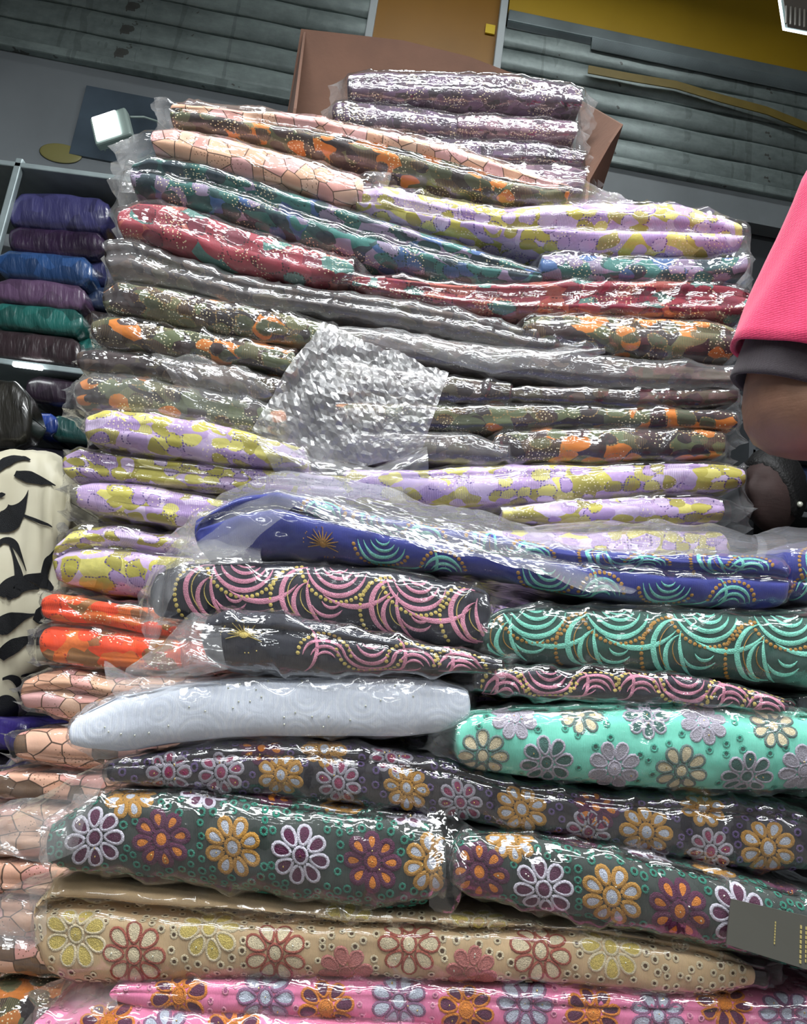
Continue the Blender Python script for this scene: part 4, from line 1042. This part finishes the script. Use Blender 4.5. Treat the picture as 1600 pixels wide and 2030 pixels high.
# ------------------------------------------------------------------ cardboard box with plum bundles on the rear pile
YB0, YB1 = 1.37, 1.66
zb = px1(900, 402, YB0)[2]
box = tag(empty('cardboard_box', (0.15, 1.5, zb)), 'open brown cardboard box holding dark plum bundles on top of rear pile', 'box')
bo = np.array(box.location)
def panel(name, pts, th):
    MB().slab([np.array(p) - bo for p in pts], th).build(name, M['card'], box)
bl = px1(590, 150, YB1); br = px1(1150, 260, YB1)
panel('back_panel', [(bl[0], YB1, zb), (br[0], YB1, zb), (*px1(1140, 200, YB1)[:2], px1(1140, 200, YB1)[2]), px1(1055, 160, YB1), px1(930, 112, YB1), px1(800, 80, YB1), px1(597, 57, YB1)], (0, .006, 0))
lf = px1(588, 215, YB0)
panel('side_panel', [(bl[0], YB1, zb), (bl[0], YB1, px1(597, 62, YB1)[2]), (lf[0], YB0, lf[2]), (lf[0], YB0, zb)], (-.006, 0, 0))
panel('side_panel', [(br[0], YB1, zb), px1(1148, 198, YB1), px1(1230, 246, YB0 + .02), px1(1206, 282, YB0), px1(1164, 356, YB0), (px1(1160, 380, YB0)[0], YB0, zb)], (.006, 0, 0))
panel('front_panel', [(lf[0], YB0, zb), (px1(1160, 380, YB0)[0], YB0, zb), (px1(1160, 380, YB0)[0], YB0, zb + .03), (lf[0], YB0, zb + .03)], (0, .006, 0))
panel('bottom_panel', [(lf[0], YB0, zb), (px1(1160, 380, YB0)[0], YB0, zb), (br[0], YB1, zb), (bl[0], YB1, zb)], (0, 0, .005))
GP = 'dark plum bundles in the cardboard box'
dP = YB0 + .015
bundle('P1', dP, [(697, 152, 190), (725, 140, 200), (860, 142, 208), (1000, 148, 214), (1110, 164, 220), (1148, 185, 212)], 'plum', 'topmost dark plum bundle in the cardboard box', 'bag_dark', D=.2, group=GP, creases=[(-.1, -.1, .15)])
bundle('P2', dP, [(668, 200, 248), (700, 202, 262), (800, 208, 268), (900, 226, 272)], 'plum', 'dark plum bundle against the left side of the box', 'bag_dark', D=.2, group=GP, bagL=(655, 196, 225))
bundle('P3', dP - .005, [(912, 228, 262), (960, 226, 270), (1080, 236, 276), (1138, 246, 272)], 'mauveplum', 'short mauve plum bundle on the right half of the box', 'bag_dark', D=.2, group=GP)
bundle('P4', dP, [(690, 262, 320), (800, 268, 330), (960, 276, 322), (1080, 282, 326), (1155, 300, 326)], 'plum', 'long dark plum bundle in the middle of the box', 'bag_dark', D=.2, group=GP)
bundle('P5', dP, [(800, 325, 380), (960, 322, 392), (1100, 326, 396), (1160, 335, 372)], 'mauveplum', 'lowest mauve plum bundle showing over the lilac bundle', 'bag', D=.2, group=GP)

# ------------------------------------------------------------------ shelf rack on the left with wrapped fabrics
RY = 1.92
def film_cloth(name, hexc):
    t = NT(name); v = t.uvmap(); c = L4(hexc)
    vo = t.voro(v, 30); n = t.noise(t.uvmap(scale=(40, 9, 1)), 1.5, 3)
    sep = t.add('ShaderNodeSeparateColor'); t.link(vo.outputs['Color'], sep.inputs[0])
    col = t.mix(sep.outputs[0], c, tuple(x * .45 for x in c[:3]) + (1,))
    t.principled(col, .35, 0, t.bump(n.outputs[0], .7, .006), coat=.8, spec=.5)
    return t.m
rack = tag(empty('shelf_rack', (px1(100, 740, RY)[0], RY, 0)), 'white metal shelf rack with mustard back holding wrapped fabrics', 'shelf')
ro = np.array(rack.location)
xl = px1(18, 420, RY)[0]; xr = xl + .62
zs1 = px1(60, 728, RY)[2]; zs2 = px1(140, 348, RY)[2]
M['rackmetal'] = plain('pale_rack_metal', '#8f9c9e', .45, .3, noise=.1)
for sx in (xl, xr):
    for sy in (RY - .01, RY + .34): MB().box(np.array([sx, sy, (zs2 + .02) / 2]) - ro, (.02, .02, zs2 + .02), None, .003).build('post', M['rackmetal'], rack)
for z in (zs1, zs2, zs1 - .48): MB().box(np.array([(xl - .25 + xr) / 2, RY + .165, z]) - ro, (xr - xl + .3, .37, .016), None, .003).build('shelf', M['rackmetal'], rack)
MB().box(np.array([(xl + xr) / 2, RY + .352, (zs2 + zs1) / 2]) - ro, (xr - xl, .008, zs2 - zs1 - .02)).build('back_panel', M['yellow'], rack)
a, b = px1(27, 712, RY - .03), px1(88, 722, RY - .03)
MB().box((a + b) / 2 - ro + np.array([0, 0, -.012]), (.075, .012, .012), None, .002).build('led_bar', M['ledon'], rack)
GS = 'wrapped fabrics on the shelf rack'
def wrapped(st, d, hexc, label, group, D=.24, cat='fabric bundle', base_z=None, wav=.003, name='wrapped_fabric'):
    SEED[0] += 1; sd = SEED[0]
    B = loft(np.array(st, float), d, D, 40, 16, 0, (), .5, .75, .7, base_z, True, None, wav, sd)
    P = B['P']; n, m = P.shape[:2]; org = np.array([P[:, :, 0].mean(), P[:, :, 1].mean(), P[:, :, 2].min()])
    uv = np.stack([np.broadcast_to(B['u'][:, None], (n, m)) + sd * .37, B['v'] + sd * .19], axis=2)
    mat = hexc if not isinstance(hexc, str) else film_cloth('film_' + hexc[1:], hexc)
    o = mesh_obj(name, arr_mesh(name, P.reshape(-1, 3) - org, grid_faces(n, m), uv.reshape(-1, 2), [mat]), None, tuple(org))
    B.update(org=org, cloth=o, root=o)
    tag(o, label, cat, group)
    return B
zs = lambda: None
wrapped([(30, 400, 448), (48, 386, 456), (120, 384, 462), (200, 392, 462), (212, 402, 450)], RY, '#3b3a66', 'indigo wrapped fabric, topmost on the shelf rack', GS)
wrapped([(28, 454, 498), (40, 450, 504), (120, 456, 512), (196, 462, 514), (206, 474, 506)], RY, '#2e1d38', 'dark purple wrapped fabric under the indigo one on shelf', GS)
wrapped([(5, 502, 546), (20, 495, 552), (100, 502, 562), (168, 510, 568), (178, 520, 560)], RY - .02, '#274878', 'blue wrapped fabric in the middle of the shelf stack', GS)
wrapped([(2, 556, 596), (20, 551, 602), (90, 558, 612), (158, 565, 618), (166, 574, 608)], RY - .02, '#5d4662', 'mauve wrapped fabric under the blue one on shelf', GS)
wrapped([(-12, 606, 645), (5, 601, 652), (80, 606, 660), (150, 612, 666), (160, 620, 656)], RY - .02, '#22605a', 'teal green wrapped fabric under the mauve one on shelf', GS)
wrapped([(-20, 656, 706), (0, 653, 709), (80, 660, 718), (145, 668, 726), (156, 675, 715)], RY - .02, '#33272b', 'dark brown wrapped fabric, lowest of the shelf stack', GS, base_z=zs1 + .009)
wrapped([(182, 520, 560), (195, 515, 566), (290, 526, 576)], RY + .03, '#2b2d55', 'dark indigo wrapped fabric beside the blue one on shelf', GS)
wrapped([(172, 572, 606), (185, 567, 612), (290, 578, 622)], RY + .03, '#2c3c5c', 'slate blue wrapped fabric beside the mauve one on shelf', GS)
wrapped([(166, 620, 658), (180, 616, 664), (290, 628, 674)], RY + .03, '#2e2524', 'black-brown wrapped fabric beside the teal one on shelf', GS)
wrapped([(162, 672, 712), (175, 668, 722), (290, 680, 738)], RY + .03, '#1f5c56', 'deep teal wrapped fabric in the corner of the shelf', GS, base_z=zs1 + .009)
GL = 'dark fabrics below the shelf'
wrapped([(60, 752, 792), (80, 745, 800), (240, 766, 820)], RY, '#2f2430', 'dark plum wrapped fabric under the shelf board', GL)
wrapped([(66, 822, 856), (78, 816, 864), (102, 818, 868), (110, 826, 860)], RY - .03, '#27418c', 'small shiny blue wrapped fabric under the shelf board', GL, D=.2)
wrapped([(104, 830, 864), (116, 824, 872), (240, 838, 890)], RY - .02, '#1d4a48', 'dark teal wrapped fabric under the shelf board', GL, D=.2)
wrapped([(-40, 880, 960), (60, 880, 965), (240, 900, 985)], RY, '#24222c', 'black wrapped fabric behind the leaf print cloth', GL, base_z=zs1 - .48 + .009)
wrapped([(-60, 760, 880), (-10, 748, 890), (30, 752, 890), (52, 775, 880)], RY - .16, '#26241f', 'dark crinkled garment hanging at the shelf post', None, D=.08, cat='garment', name='dark_garment')

# black and cream leaf cloth and what lies under it
t = NT('cream_satin'); v = t.uvmap(); n = t.noise(v, 5, 3)
t.principled(t.ramp(n.outputs[0], [(.3, L4('#c9c2a6')), (.7, L4('#e6e0c8'))]), .45, 0, t.bump(n.outputs[0], .5, .02), spec=.4)
LB = wrapped([(-170, 900, 1500), (0, 884, 1440), (50, 888, 1385), (95, 893, 1290), (122, 915, 1180), (137, 960, 1060)], 1.52, t.m, 'cream cloth with large black leaf print hanging beside the lilac bundles', None, D=.16, cat='cloth', wav=.012, name='leaf_print_cloth')
def leaf(pts, wid):
    s = Stitch(); P = np.array([uv_at(LB, x, y) for x, y in pts]); tt = np.linspace(0, 1, len(P)); t2 = np.linspace(0, 1, 22); cu = np.polyfit(tt, P[:, 0], min(2, len(P) - 1)), np.polyfit(tt, P[:, 1], min(2, len(P) - 1))
    mid = np.stack([np.polyval(cu[0], t2), np.polyval(cu[1], t2)], axis=1); hw = (np.interp(t2, np.linspace(0, 1, len(wid)), wid) * (.35 + .65 * np.sin(math.pi * (.12 + .86 * t2))) * 1.25 + .4) * 1.55 / FPX
    s.strip(mid, hw, 0, .004, .004); s.lay(LB, 'printed_leaf', [T['ink']])
for pts, wid in (([(-10, 934), (25, 926), (66, 908)], (8, 10, 2)), ([(30, 928), (60, 940), (90, 962), (112, 968)], (6, 8, 5, 1)),
                 ([(-5, 1032), (25, 1010), (64, 976)], (22, 24, 1)), ([(40, 1032), (75, 1034), (102, 1046)], (2, 2, 1)),
                 ([(-8, 1106), (20, 1094), (38, 1108), (48, 1122)], (6, 5, 5, 1)), ([(4, 1150), (14, 1130), (20, 1112)], (12, 10, 2)),
                 ([(0, 1186), (30, 1172), (74, 1156)], (16, 18, 3)), ([(84, 1142), (98, 1110), (118, 1080)], (10, 13, 2)), ([(60, 1150), (90, 1152), (104, 1160)], (4, 10, 8)),
                 ([(-5, 1258), (30, 1244), (78, 1216)], (18, 14, 3)), ([(70, 1222), (92, 1215), (108, 1205)], (10, 14, 8)),
                 ([(-10, 1290), (25, 1280), (60, 1268)], (12, 12, 8)), ([(45, 1275), (75, 1262), (98, 1256)], (4, 12, 14)),
                 ([(0, 1335), (30, 1350), (50, 1380)], (3, 6, 8)), ([(-10, 1380), (10, 1400), (22, 1430)], (8, 14, 18)),
                 ([(40, 1330), (62, 1345), (72, 1360)], (2, 5, 6)), ([(-70, 980), (-30, 960), (-12, 940)], (18, 20, 2)), ([(-80, 1180), (-50, 1160), (-20, 1120)], (14, 20, 2)),
                 ([(-10, 965), (5, 962), (8, 975)], (3, 4, 2))):
    leaf(pts, wid)
wrapped([(-160, 1425, 1482), (-20, 1422, 1486), (40, 1426, 1490), (54, 1434, 1480)], 1.5, '#3d2f86', 'violet wrapped fabric below the leaf print cloth', None, D=.2)
wrapped([(-160, 1492, 1560), (-20, 1490, 1575), (60, 1494, 1580)], 1.5, '#1b181c', 'black wrapped fabric under the violet one', None, D=.25, base_z=.02)

# dark shiny fabrics far behind on the right
GR = 'dark fabrics on the far right rack'
xr0 = px1(1490, 1060, 2.2)[0]
rr2 = tag(empty('fabric_rack', (xr0 + .4, 2.35, 0)), 'dark rack of shiny wrapped fabrics behind the second person', 'shelf')
for k, yy in enumerate((900, 1012, 1130)):
    z = px1(1600, yy, 2.2)[2]
    MB().box((0, 0, z - .01), (.8, .28, .018), None, .003).build('shelf', M['walldark'], rr2)
for sx in (-.4, .4): MB().box((sx, .0, .95), (.02, .28, 1.9)).build('post', M['walldark'], rr2)
for i, (x0, x1, y, hx, lb) in enumerate(((1500, 1620, 1012, '#22262c', 'black shiny fabric roll behind the second person'), (1622, 1760, 1012, '#1d3a34', 'dark green shiny fabric on far right rack'),
                                    (1560, 1690, 968, '#232f4a', 'dark blue shiny fabric on far right rack'), (1600, 1700, 1130, '#2a2228', 'dark plum shiny fabric on lower far right shelf'))):
    wrapped([(x0, y - 40, y - 8), (x0 + 12, y - 46, y - 3), ((x0 + x1) / 2, y - 44, y - 3 + 4), (x1, y - 42, y)], 2.24, hx, lb, GR, D=.2)
wrapped([(1445, 655, 700), (1455, 645, 706), (1480, 640, 708), (1560, 640, 712)], 1.36, '#2b4274', 'dark blue wrapped fabric peeking out between rear pile and pink sleeve', None, D=.2)

# ------------------------------------------------------------------ people
def skin_mesh(name, joints, edges, root, mat, parent=None, origin=(0, 0, 0), levels=2):
    names = list(joints); idx = {k: i for i, k in enumerate(names)}
    me = bpy.data.meshes.new(name)
    me.from_pydata([tuple(np.array(joints[k][0]) - np.array(origin)) for k in names], [(idx[a], idx[b]) for a, b in edges], [])
    o = mesh_obj(name, me, parent)
    m = o.modifiers.new('skin', 'SKIN'); m.use_smooth_shade = True; m.branch_smoothing = .6
    for i, k in enumerate(names):
        r = joints[k][1]; sv = me.skin_vertices[0].data[i]; sv.radius = r if isinstance(r, tuple) else (r, r); sv.use_root = (k == root)
    s = o.modifiers.new('sub', 'SUBSURF'); s.levels = levels; s.render_levels = levels
    dg = bpy.context.evaluated_depsgraph_get(); ev = o.evaluated_get(dg)
    me2 = bpy.data.meshes.new_from_object(ev); o.modifiers.clear(); o.data = me2; me2.name = name
    me2.materials.clear(); me2.materials.append(mat)
    for p in me2.polygons: p.use_smooth = True
    return o

def skin_mat(name, hexc):
    t = NT(name); v = t.uvmap(obj=True); c = L4(hexc)
    n = t.noise(v, 18, 4); f = t.noise(v, 220, 3); wr = t.noise(t.uvmap(scale=(20, 20, 140), obj=True), 1.2, 2)
    col = t.ramp(n.outputs[0], [(.3, tuple(x * .75 for x in c[:3]) + (1,)), (.7, tuple(x * 1.15 for x in c[:3]) + (1,))])
    b = t.bump(f.outputs[0], .25, .001); b = t.bump(wr.outputs[0], .25, .002, b)
    p = t.principled(col, .48, 0, b, spec=.45)
    return t.m
M['skin'] = skin_mat('dark_skin', '#86634f'); M['skin2'] = skin_mat('deep_skin', '#3a2a28'); M['skin2'].node_tree.nodes['Principled BSDF'].inputs['Roughness'].default_value = .75
def knit(name, hexc, scale=240):
    t = NT(name); v = t.uvmap(obj=True)
    vo = t.voro(t.uvmap(scale=(1, 1, 1.3), rot=.6, obj=True), scale, rnd=.25, dim='3D')
    col = t.mix(vo.outputs['Distance'], L4(hexc), tuple(x * .72 for x in L4(hexc)[:3]) + (1,))
    t.principled(col, .75, 0, t.bump(vo.outputs['Distance'], .45, .0015), spec=.25, sheen=.2)
    return t.m
M['pinkknit'] = knit('pink_pique_knit', '#e2406c'); M['cuff'] = knit('charcoal_rib', '#3a3338', 500)
M['hair'] = plain('black_hair', '#0c0b0c', .6, bump=.6, bscale=160); M['trouser'] = plain('dark_trousers', '#25262c', .8, noise=.1)
M['greytop'] = knit('grey_top', '#5d6266', 300)

def head_mesh(name, c, face, mat, parent, scale=1.0, origin=(0, 0, 0)):
    """head with brow, eye sockets and eyes, nose, lips, ears; face = horizontal unit vector it looks along"""
    fx = np.array([face[0], face[1], 0]); fx = fx / np.linalg.norm(fx); sx = np.array([-fx[1], fx[0], 0])
    bm = bmesh.new(); bmesh.ops.create_icosphere(bm, subdivisions=4, radius=1.0)
    for v in bm.verts:
        f, s, z = v.co.x, v.co.y, v.co.z
        w_ = .072 * (1 - .12 * max(0, -z) ** 1.5); dp = .096; hh = .115
        F_, S_, Z_ = f * dp, s * w_, z * hh
        if f > 0:
            F_ -= .012 * max(0, -z - .25) * (1 if abs(s) > .35 else .3)
            g = lambda s0, z0, ws, wz: math.exp(-((s - s0) / ws) ** 2 - ((z - z0) / wz) ** 2)
            F_ += .024 * g(0, -.18, .13, .16) + .010 * g(0, .02, .10, .16)                     # nose
            F_ -= .010 * (g(.36, .08, .17, .12) + g(-.36, .08, .17, .12))                      # sockets
            F_ += .006 * (g(.34, .24, .28, .09) + g(-.34, .24, .28, .09))                      # brow
            F_ += .009 * g(0, -.47, .2, .06) + .010 * g(0, -.58, .18, .06) - .004 * g(0, -.525, .22, .025)   # lips
            F_ += .008 * g(0, -.84, .25, .16)                                                  # chin
            F_ += .004 * (g(.34, .08, .09, .06) + g(-.34, .08, .09, .06))                      # eyeballs under lids
        v.co = Vector(np.array(c) - np.array(origin) + (fx * F_ + sx * S_ + np.array([0, 0, Z_])) * scale)
    for sg in (-1, 1):                                                                          # ears
        q = bmesh.ops.create_uvsphere(bm, u_segments=12, v_segments=8, radius=1.0)
        for v in q['verts']:
            f, s, z = v.co; cup = .35 if (s * sg > .2 and f > -.3) else 1
            v.co = Vector(np.array(c) - np.array(origin) + (fx * (-.008 + f * .016) + sx * (sg * (.070 + .009 * abs(s) * cup)) + np.array([0, 0, .0 + z * .03])) * scale)
    me = bpy.data.meshes.new(name); bm.to_mesh(me); bm.free(); me.materials.append(mat)
    for p in me.polygons: p.use_smooth = True
    return mesh_obj(name, me, parent), fx, sx
def hair_cap(c, fx, sx, parent, mat, scale=1.0, origin=(0, 0, 0)):
    bm = bmesh.new(); bmesh.ops.create_icosphere(bm, subdivisions=4, radius=1.0)
    for v in bm.verts:
        f, s, z = v.co; nz = 1 + .02 * math.sin(f * 17 + s * 13) * math.cos(z * 15)
        open_ = min(1, max(0, (f * .95 - z * .75 - .5) * 6)) if f > 0 else min(1, max(0, (-.6 - z) * 5)); nz *= 1 - .3 * open_
        v.co = Vector(np.array(c) - np.array(origin) + (fx * (f * .104 - .004) + sx * s * .081 + np.array([0, 0, z * .124 + .004])) * scale * nz)
    me = bpy.data.meshes.new('hair'); bm.to_mesh(me); bm.free(); me.materials.append(mat)
    for p in me.polygons: p.use_smooth = True
    return mesh_obj('hair', me, parent)

def hand_joints(pre, wrist, dirv, side, J, E, wn):
    dirv = np.array(dirv) / np.linalg.norm(dirv); side = np.array(side); side = side - dirv * (side @ dirv); side /= np.linalg.norm(side)
    dn = np.cross(dirv, side)
    J[pre + 'palm'] = (wrist + dirv * .05, (.034, .017)); E.append((wn, pre + 'palm'))
    J[pre + 'knuck'] = (wrist + dirv * .085, (.036, .014)); E.append((pre + 'palm', pre + 'knuck'))
    for i, (o, ln) in enumerate(((-.028, .066), (-.009, .076), (.010, .070), (.028, .054))):
        b = wrist + dirv * .098 + side * o
        J[f'{pre}f{i}a'] = (b, .009); J[f'{pre}f{i}b'] = (b + dirv * ln * .5 + dn * .008, .0085); J[f'{pre}f{i}c'] = (b + dirv * ln * .85 + dn * .03, .007)
        E += [(pre + 'knuck', f'{pre}f{i}a'), (f'{pre}f{i}a', f'{pre}f{i}b'), (f'{pre}f{i}b', f'{pre}f{i}c')]
    J[pre + 't0'] = (wrist + dirv * .04 - side * .04, .011); J[pre + 't1'] = (wrist + dirv * .07 - side * .06, .0095); J[pre + 't2'] = (wrist + dirv * .098 - side * .064, .008)
    E += [(pre + 'palm', pre + 't0'), (pre + 't0', pre + 't1'), (pre + 't1', pre + 't2')]

def torso_loft(name, cx, cy, levels, mat, parent, origin):
    m = 56; V = []
    for k, (z, rx, ry) in enumerate(levels):
        for q in range(m):
            a = 2 * math.pi * q / m; fo = 1 + .012 * math.sin(5 * a + z * 9) + .008 * math.sin(11 * a - z * 21)
            V.append((cx + math.copysign(abs(math.cos(a)) ** .85, math.cos(a)) * rx * fo - origin[0], cy + math.copysign(abs(math.sin(a)) ** .85, math.sin(a)) * ry * fo - origin[1], z - origin[2]))
    Fq = [(i * m + j, i * m + (j + 1) % m, (i + 1) * m + (j + 1) % m, (i + 1) * m + j) for i in range(len(levels) - 1) for j in range(m)]
    return mesh_obj(name, arr_mesh(name, np.array(V), Fq, mats=[mat]), parent)
def shirt_levels(hip, s, k=1.0):
    return [(hip - .13, .20 * k, .148 * k), (hip - .11, .212 * k, .158 * k), (hip, .208 * k, .155 * k), (hip + .12, .20 * k, .148 * k), (hip + .24, .205 * k, .148 * k), (s - .16, .218 * k, .148 * k), (s - .08, .222 * k, .138 * k),
            (s - .02, .21 * k, .122 * k), (s + .025, .165 * k, .105 * k), (s + .055, .11 * k, .09 * k), (s + .075, .083 * k, .08 * k), (s + .095, .076 * k, .074 * k), (s + .07, .07 * k, .068 * k)]

# --- person in the pink shirt: only the bent near arm is in the photograph
sh = px1(1735, 372, .90); el = px1(1560, 836, .985)
wr = el + np.array([.235, -.035, .045])
ax = el - sh
hipz = sh[2] - .52
cx, cy = sh[0] + .185, sh[1] + .02
per = tag(empty('person', (cx, cy, 0)), 'person in a bright pink short-sleeved shirt with dark cuff, arm bent beside pile', 'person')
po = np.array(per.location)
J = {'pelvis': ((cx, cy, hipz), (.13, .11)), 'waist': ((cx, cy, hipz + .18), (.12, .10)), 'chest': ((cx, cy, sh[2] - .12), (.12, .10)), 'neckb': ((cx, cy, sh[2] + .03), .07), 'neck': ((cx, cy - .01, sh[2] + .09), .056), 'headb': ((cx, cy - .01, sh[2] + .14), .055),
     'shL': (sh + np.array([.03, 0, -.01]), .068), 'upL': (sh + ax * .5, .078), 'upL2': (sh + ax * .80, .083), 'elL': (el, .094), 'foL': (el + (wr - el) * .35, .074), 'foL2': (el + (wr - el) * .75, .038), 'wrL': (wr, .030),
     'shR': ((cx + .17, cy, sh[2] - .01), .068), 'elR': ((cx + .24, cy + .02, sh[2] - .31), .050), 'wrR': ((cx + .25, cy - .06, sh[2] - .56), .030)}
E = [('pelvis', 'waist'), ('waist', 'chest'), ('chest', 'neckb'), ('neckb', 'neck'), ('neck', 'headb'), ('chest', 'shL'), ('shL', 'upL'), ('upL', 'upL2'), ('upL2', 'elL'), ('elL', 'foL'), ('foL', 'foL2'), ('foL2', 'wrL'), ('chest', 'shR'), ('shR', 'elR'), ('elR', 'wrR')]
for s_, sx_ in (('L', -.09), ('R', .09)):
    J['th' + s_] = ((cx + sx_, cy, hipz - .10), .088); J['kn' + s_] = ((cx + sx_, cy - .01, hipz * .52), .058); J['an' + s_] = ((cx + sx_, cy + .01, .09), .040); J['to' + s_] = ((cx + sx_, cy - .16, .032), .030)
    E += [('pelvis', 'th' + s_), ('th' + s_, 'kn' + s_), ('kn' + s_, 'an' + s_), ('an' + s_, 'to' + s_)]
hand_joints('L', wr, wr - el, (0, -1, .1), J, E, 'wrL')
hand_joints('R', np.array(J['wrR'][0]), np.array(J['wrR'][0]) - np.array(J['elR'][0]), (0, -1, 0), J, E, 'wrR')
skin_mesh('body', J, E, 'pelvis', M['skin'], per, po)
_, hfx, hsx = head_mesh('head', (cx, cy - .015, sh[2] + .255), (-.1, 1, 0), M['skin'], per, 1.0, po)
hair_cap((cx, cy - .015, sh[2] + .255), hfx, hsx, per, M['hair'], 1.0, po)
shirt = torso_loft('shirt', cx, cy, shirt_levels(hipz, sh[2]), M['pinkknit'], per, po)
skin_mesh('trousers', {'p': ((cx, cy, hipz - .02), .115), 'l1': ((cx - .09, cy, hipz - .12), .105), 'l2': ((cx - .09, cy - .01, hipz * .52), .08), 'l3': ((cx - .09, cy + .005, .10), .07), 'r1': ((cx + .09, cy, hipz - .12), .105), 'r2': ((cx + .09, cy - .01, hipz * .52), .08), 'r3': ((cx + .09, cy + .005, .10), .07)},
          [('p', 'l1'), ('l1', 'l2'), ('l2', 'l3'), ('p', 'r1'), ('r1', 'r2'), ('r2', 'r3')], 'p', M['trouser'], per, po)
# sleeve: a draped tube that ends in a turned hem, with a ribbed cuff showing below it
def sleeve(name, t0, t1, r0, r1, mat, n=22, lip=.004, folds=.004, hemtilt=.0, sh=None, ax=None, parent=None, po=None, dome=True):
    axn = ax / np.linalg.norm(ax); e1 = np.cross(axn, (0, 1, 0)); e1 /= np.linalg.norm(e1); e2 = np.cross(axn, e1)
    m = 48; rings = []
    prm = [(t0 + (t1 - t0) * k / (n - 1), (r0 + (r1 - r0) * (k / (n - 1)) ** .8) * (min(1, math.sin(min(1, .04 + k / 6) * math.pi / 2)) if dome else 1), 0) for k in range(n)]
    prm += [(t1 + .006, r1 - .002, 1), (t1 - .004, r1 - .007, 1), (t1 - .08, r1 - .010, 1)]
    V = []
    for k, (t_, r_, inn) in enumerate(prm):
        hem = lip * math.exp(-((t_ - t1 + .018) / .014) ** 2) if not inn else 0
        for q in range(m):
            a = 2 * math.pi * q / m
            fo = folds * (math.sin(3 * a + 5 * t_) + .6 * math.sin(7 * a - 9 * t_)) * min(1, max(0, (t_ - t0) * 3))
            V.append(sh + ax * (t_ + hemtilt * math.cos(a - .4)) + (e1 * math.cos(a) * 1.0 + e2 * math.sin(a) * .96) * (r_ + fo + hem) - po)
    Fq = [(i * m + j, i * m + (j + 1) % m, (i + 1) * m + (j + 1) % m, (i + 1) * m + j) for i in range(len(prm) - 1) for j in range(m)]
    return mesh_obj(name, arr_mesh(name, np.array(V), Fq, mats=[mat]), parent)
sleeve('sleeve', -.22, .755, .090, .101, M['pinkknit'], sh=sh, ax=ax, parent=shirt, po=po)
sleeve('cuff', .55, .885, .086, .088, M['cuff'], folds=.0008, lip=.001, sh=sh, ax=ax, parent=shirt, po=po, dome=False)
shR = np.array([cx + .165, cy, sh[2] - .01]); axR = np.array(J['elR'][0]) - shR
sleeve('sleeve', -.2, .72, .085, .092, M['pinkknit'], sh=shR, ax=axR, parent=shirt, po=po)
sleeve('cuff', .5, .84, .076, .079, M['cuff'], folds=.0008, lip=.001, sh=shR, ax=axR, parent=shirt, po=po, dome=False)

# --- second person far behind
hc = px1(1530, 975, 2.05)
p2 = tag(empty('person', (hc[0], hc[1], 0)), 'person with black head covering and grey top seen below the bent elbow', 'person')
q0 = np.array(p2.location); cx, cy, hz = hc[0] + .01, hc[1] + .02, hc[2]
s2 = hz - .27; hip = s2 - .52
J = {'pelvis': ((cx, cy, hip), (.12, .10)), 'waist': ((cx, cy, hip + .18), (.11, .09)), 'chest': ((cx, cy, s2 - .12), (.11, .09)), 'neckb': ((cx, cy, s2 + .03), .062), 'neck': ((cx, cy, s2 + .10), .05), 'headb': ((cx, cy, s2 + .16), .05)}
E = [('pelvis', 'waist'), ('waist', 'chest'), ('chest', 'neckb'), ('neckb', 'neck'), ('neck', 'headb')]
for s_, g in (('L', -1), ('R', 1)):
    J['sh' + s_] = ((cx + g * .17, cy, s2), .055); J['el' + s_] = ((cx + g * .22, cy + .02, s2 - .29), .042); J['wr' + s_] = ((cx + g * .2, cy - .1, s2 - .5), .028)
    J['th' + s_] = ((cx + g * .085, cy, hip - .1), .08); J['kn' + s_] = ((cx + g * .085, cy, hip * .52), .055); J['an' + s_] = ((cx + g * .085, cy, .09), .038); J['to' + s_] = ((cx + g * .085, cy - .16, .03), .028)
    E += [('chest', 'sh' + s_), ('sh' + s_, 'el' + s_), ('el' + s_, 'wr' + s_), ('pelvis', 'th' + s_), ('th' + s_, 'kn' + s_), ('kn' + s_, 'an' + s_), ('an' + s_, 'to' + s_)]
    hand_joints(s_, np.array(J['wr' + s_][0]), np.array(J['wr' + s_][0]) - np.array(J['el' + s_][0]), (g, 0, 0), J, E, 'wr' + s_)
skin_mesh('body', J, E, 'pelvis', M['skin2'], p2, q0)
_, fx2, sx2 = head_mesh('head', hc, (-.85, -.6, 0), M['skin2'], p2, 1.0, q0)
hair_cap(hc, fx2, sx2, p2, M['hair'], 1.0, q0)
top2 = torso_loft('top', cx, cy, shirt_levels(hip, s2, .9), M['greytop'], p2, q0)
for g, s_ in ((-1, 'L'), (1, 'R')):
    a0 = np.array(J['sh' + s_][0]); sleeve('sleeve', -.2, .8, .07, .068, M['greytop'], sh=a0, ax=np.array(J['el' + s_][0]) - a0, parent=top2, po=q0)
skin_mesh('trousers', {'p': ((cx, cy, hip - .02), .105), 'l1': ((cx - .085, cy, hip - .12), .095), 'l2': ((cx - .085, cy, hip * .52), .075), 'l3': ((cx - .085, cy, .10), .065), 'r1': ((cx + .085, cy, hip - .12), .095), 'r2': ((cx + .085, cy, hip * .52), .075), 'r3': ((cx + .085, cy, .10), .065)},
          [('p', 'l1'), ('l1', 'l2'), ('l2', 'l3'), ('p', 'r1'), ('r1', 'r2'), ('r2', 'r3')], 'p', M['trouser'], p2, q0)
MB().sphere(hc - q0 + sx2 * .078 + np.array([0, 0, -.045]), .008, 10, 8).build('earring', M['gem'], p2, smooth=True)
